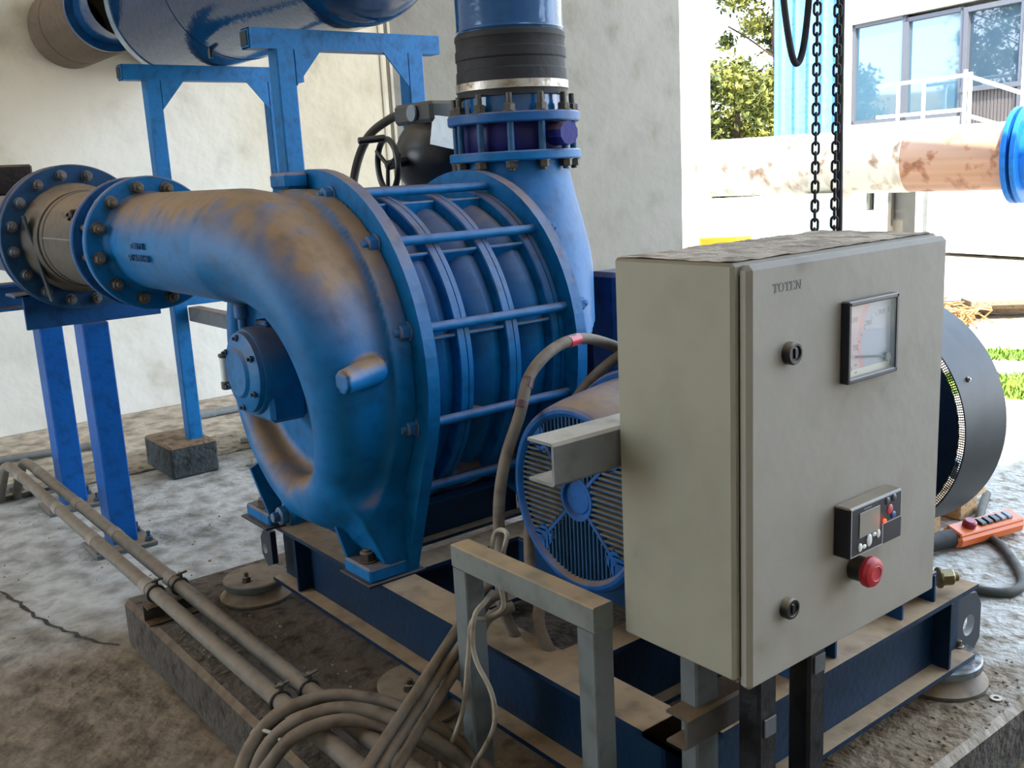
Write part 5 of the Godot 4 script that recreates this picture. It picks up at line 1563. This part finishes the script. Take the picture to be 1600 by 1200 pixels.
	p0 = Vector3(6.783, 1.047, -5.725) + (Vector3(6.783, 1.047, -5.725) - p1) * 0.5
	b = Mb.new(Color("efe6d2"), 0.0)
	b.cyl(p0, p0.lerp(p1, 0.8), 0.237, 48)
	part("painted_length", b, M.rust, t)
	b = Mb.new(Color("bf9478"))
	b.vary = 0.5
	b.cyl(p0.lerp(p1, 0.8), p1, 0.235, 48)
	part("rusty_length", b, M.rust, t, "rust brown bare length")
	b = Mb.new(Color("1f6fc0"))
	var fd := (p1 - p0).normalized()
	b.cyl(p1, p1 + fd * 0.035, 0.33, 48, 0.004)
	b.cyl(p1 + fd * 0.06, p1 + fd * 0.095, 0.33, 48, 0.004)
	b.cyl(p1, p1 + fd * 0.7, 0.24, 48)
	part("blue_flange", b, M.paint, t, "blue flange pair")
	for k in [0.15, 0.62]:
		b = Mb.new(Color("e8e4da"))
		var q: Vector3 = p0.lerp(p1, k)
		b.box(Vector3(q.x, 0.4, q.z), Vector3(0.3, 0.84, 0.3), 0.01)
		part("saddle", b, M.wall, t)
	# low white wall with a yellow kerb line
	b = Mb.new(Color("f1eee6"))
	var wa := Vector3(7.3, 0, -6.4); var wb := Vector3(8.13, 0, -5.74)
	var wd := (wb - wa).normalized()
	b.extr(rect(0.12, 0.78, 0.004), wa + Vector3(0, 0.37, 0), wb + Vector3(0, 0.37, 0), Vector3.UP, 0.3)
	single("low_wall", b, M.wall, "low white wall below the yard pipe left of the chains", "wall")
	b = Mb.new(Color("e8b52a"))
	var fo := Vector3.UP.cross(wd).normalized()
	if fo.x > 0.0: fo = -fo
	b.extr(rect(0.08, 0.08, 0.004), wa + fo * 0.11 + Vector3(0, 0.36, 0), wa.lerp(wb, 0.45) + fo * 0.11 + Vector3(0, 0.36, 0), Vector3.UP, 0.3)
	single("yellow_rail", b, M.wall, "yellow painted rail along the face of the low wall", "rail")
	# wooden boards, dead stalks, grass
	t = thing("board_stack", Vector3(6.75, -0.02, -3.35), "weathered grey boards lying in the yard", "boards")
	for k in 3:
		b = Mb.new(Color("8f8170"))
		b.box(Vector3(6.8, 0.02 + 0.04 * k, -3.2 + 0.12 * k), Vector3(0.2, 0.035, 1.0), 0.004, Basis(Vector3.UP, 0.5 + 0.15 * k))
		part("board", b, M.wood, t)
	var rng := RandomNumberGenerator.new()
	rng.seed = 12
	grass_patch("grass_strip", Vector3(5.42, -0.02, -2.55), 0.6, 0.15, 1500, rng, Color("6f9a2c"), "bright green grass strip beyond the belt guard, farther one")
	grass_patch("grass_strip", Vector3(4.72, -0.02, -2.12), 0.55, 0.26, 2600, rng, Color("7da336"), "bright green grass strip beyond the belt guard, nearer one")
	b = Mb.new(Color("b58d5c"))
	b.vary = 0.4
	for i in 90:
		var q := Vector3(6.25 + rng.randf_range(-0.2, 0.2), -0.02, -3.4 + rng.randf_range(-0.25, 0.25))
		b.tube([q, q + Vector3(rng.randf_range(-0.08, 0.08), rng.randf_range(0.03, 0.12), rng.randf_range(-0.1, 0.1)), q + Vector3(rng.randf_range(-0.2, 0.2), rng.randf_range(0.0, 0.14), rng.randf_range(-0.2, 0.2))], 0.006, 5, 4, false)
	var ds := single("dead_stalks", b, M.leaf, "heap of dry brown stalks beside the belt guard", "stalks")
	ds.set_meta("kind", "stuff")
	b = Mb.new(Color("e6d98c"))
	for i in 26:
		var a := rng.randf() * TAU
		var q: Vector3 = P.call(1.5, 0.05, 1.0)
		var d := Vector3(cos(a), 0, sin(a)) * rng.randf_range(0.15, 0.42)
		b.tube([q, q + d * 0.4 + Vector3(0, rng.randf_range(0.25, 0.5), 0), q + d + Vector3(0, rng.randf_range(0.1, 0.5), 0)], 0.008, 5, 6, false)
	single("spiky_plant", b, M.leaf, "pale arching spiky plant before the ground floor doors", "plant")
	# trees
	tree(Vector3(12.7, 0, -9.6), 4.4, 0.75, rng, "tall loose green tree left of the blue corrugated sheet")
	tree(Vector3(10.75, 0, -8.75), 2.3, 0.85, rng, "lower bushy yellow green tree before the tall one")
	# a hedge behind our own bay, seen in the office panes
	tree(Vector3(4.9, 0, -11.6), 4.6, 1.2, rng, "broad tree behind the back wall")
	b = Mb.new(Color("d9a95a"))  # unseen wall added so the office panes reflect yellow
	b.box(Vector3(3.6, 1.2, -16.5), Vector3(18.0, 2.4, 0.3), 0.01, Basis(Vector3.UP, 0.55), 2.0)
	single("added_ochre_wall", b, M.wall, "unseen ochre wall added far behind the back wall for the reflection in the office panes", "wall")

func grass_patch(called: String, o: Vector3, rx: float, rz: float, n: int, rng: RandomNumberGenerator, col: Color, label: String) -> void:
	var b := Mb.new(col)
	b.vary = 0.5
	for i in n:
		var a := rng.randf() * TAU; var r := sqrt(rng.randf())
		var p := o + Vector3(0.42, 0, 0.9) * cos(a) * r * rx + Vector3(0.9, 0, -0.42) * sin(a) * r * rz
		var h := rng.randf_range(0.015, 0.04)
		var d := Vector3(rng.randf_range(-1, 1), 0, rng.randf_range(-1, 1)).normalized()
		b.flat(p - d * 0.008, p + d * 0.008, p + Vector3(rng.randf_range(-0.02, 0.02), h, rng.randf_range(-0.02, 0.02)), Vector3(0, 1, 0))
	var g := single(called, b, M.leaf, label, "grass")
	g.set_meta("kind", "stuff")

func tree(o: Vector3, h: float, w: float, rng: RandomNumberGenerator, label: String) -> void:
	var t := thing("tree", o, label, "tree")
	var b := Mb.new(Color("5b4a38"))
	b.tube([o, o + Vector3(0.05, h * 0.4, 0), o + Vector3(-0.05, h * 0.8, 0.05)], 0.05, 10, 6)
	for i in 7:
		var a := rng.randf() * TAU; var y := h * rng.randf_range(0.3, 0.75)
		b.tube([o + Vector3(0, y, 0), o + Vector3(cos(a) * w * 0.5, y + 0.3, sin(a) * w * 0.5), o + Vector3(cos(a) * w * 0.9, y + 0.5, sin(a) * w * 0.9)], 0.014, 6, 4)
	part("trunk", b, M.rough, t)
	var lf := ArrayMesh.new()
	var q := Mb.new(Color.WHITE)
	q.vary = 0.0
	q.quad(Vector3(-0.018, 0, 0), Vector3(0, 0.02, 0.006), Vector3(0.0, 0.075, 0), Vector3(0, 0.02, 0.006), Vector3(0, 0, 1))
	q.flat(Vector3(0, 0, 0), Vector3(-0.018, 0.035, 0.004), Vector3(0, 0.08, 0), Vector3(0, 0, 1)); q.flat(Vector3(0, 0, 0), Vector3(0.018, 0.035, 0.004), Vector3(0, 0.08, 0), Vector3(0, 0, 1))
	var mm := MultiMesh.new()
	mm.transform_format = MultiMesh.TRANSFORM_3D; mm.use_colors = true
	mm.mesh = q.mesh()
	var clumps: Array = []
	for i in 64:
		var a := rng.randf() * TAU; var k := rng.randf()
		clumps.append([o + Vector3(cos(a) * w * sqrt(rng.randf()), h * lerpf(0.25, 1.0, k), sin(a) * w * sqrt(rng.randf())) , w * rng.randf_range(0.16, 0.34), rng.randf()])
	var n := int(17000 * w)
	mm.instance_count = n
	var g1 := Color("37491f").srgb_to_linear(); var g2 := Color("8a8a3a").srgb_to_linear()
	for i in n:
		var c: Array = clumps[rng.randi() % clumps.size()]
		var d: Vector3 = Vector3(rng.randfn(), rng.randfn(), rng.randfn()) * 0.5 * float(c[1])
		var bs := Basis.from_euler(Vector3(rng.randf() * TAU, rng.randf() * TAU, rng.randf() * TAU)).scaled(Vector3.ONE * rng.randf_range(0.8, 1.6))
		mm.set_instance_transform(i, Transform3D(bs, c[0] + d - o))
		mm.set_instance_color(i, g1.lerp(g2, clampf(c[2] + rng.randf_range(-0.3, 0.3), 0, 1)))
	var mi := MultiMeshInstance3D.new()
	mi.name = "foliage"; mi.multimesh = mm; mi.material_override = M.leaf
	mi.set_meta("kind", "stuff")
	t.add_child(mi, true)
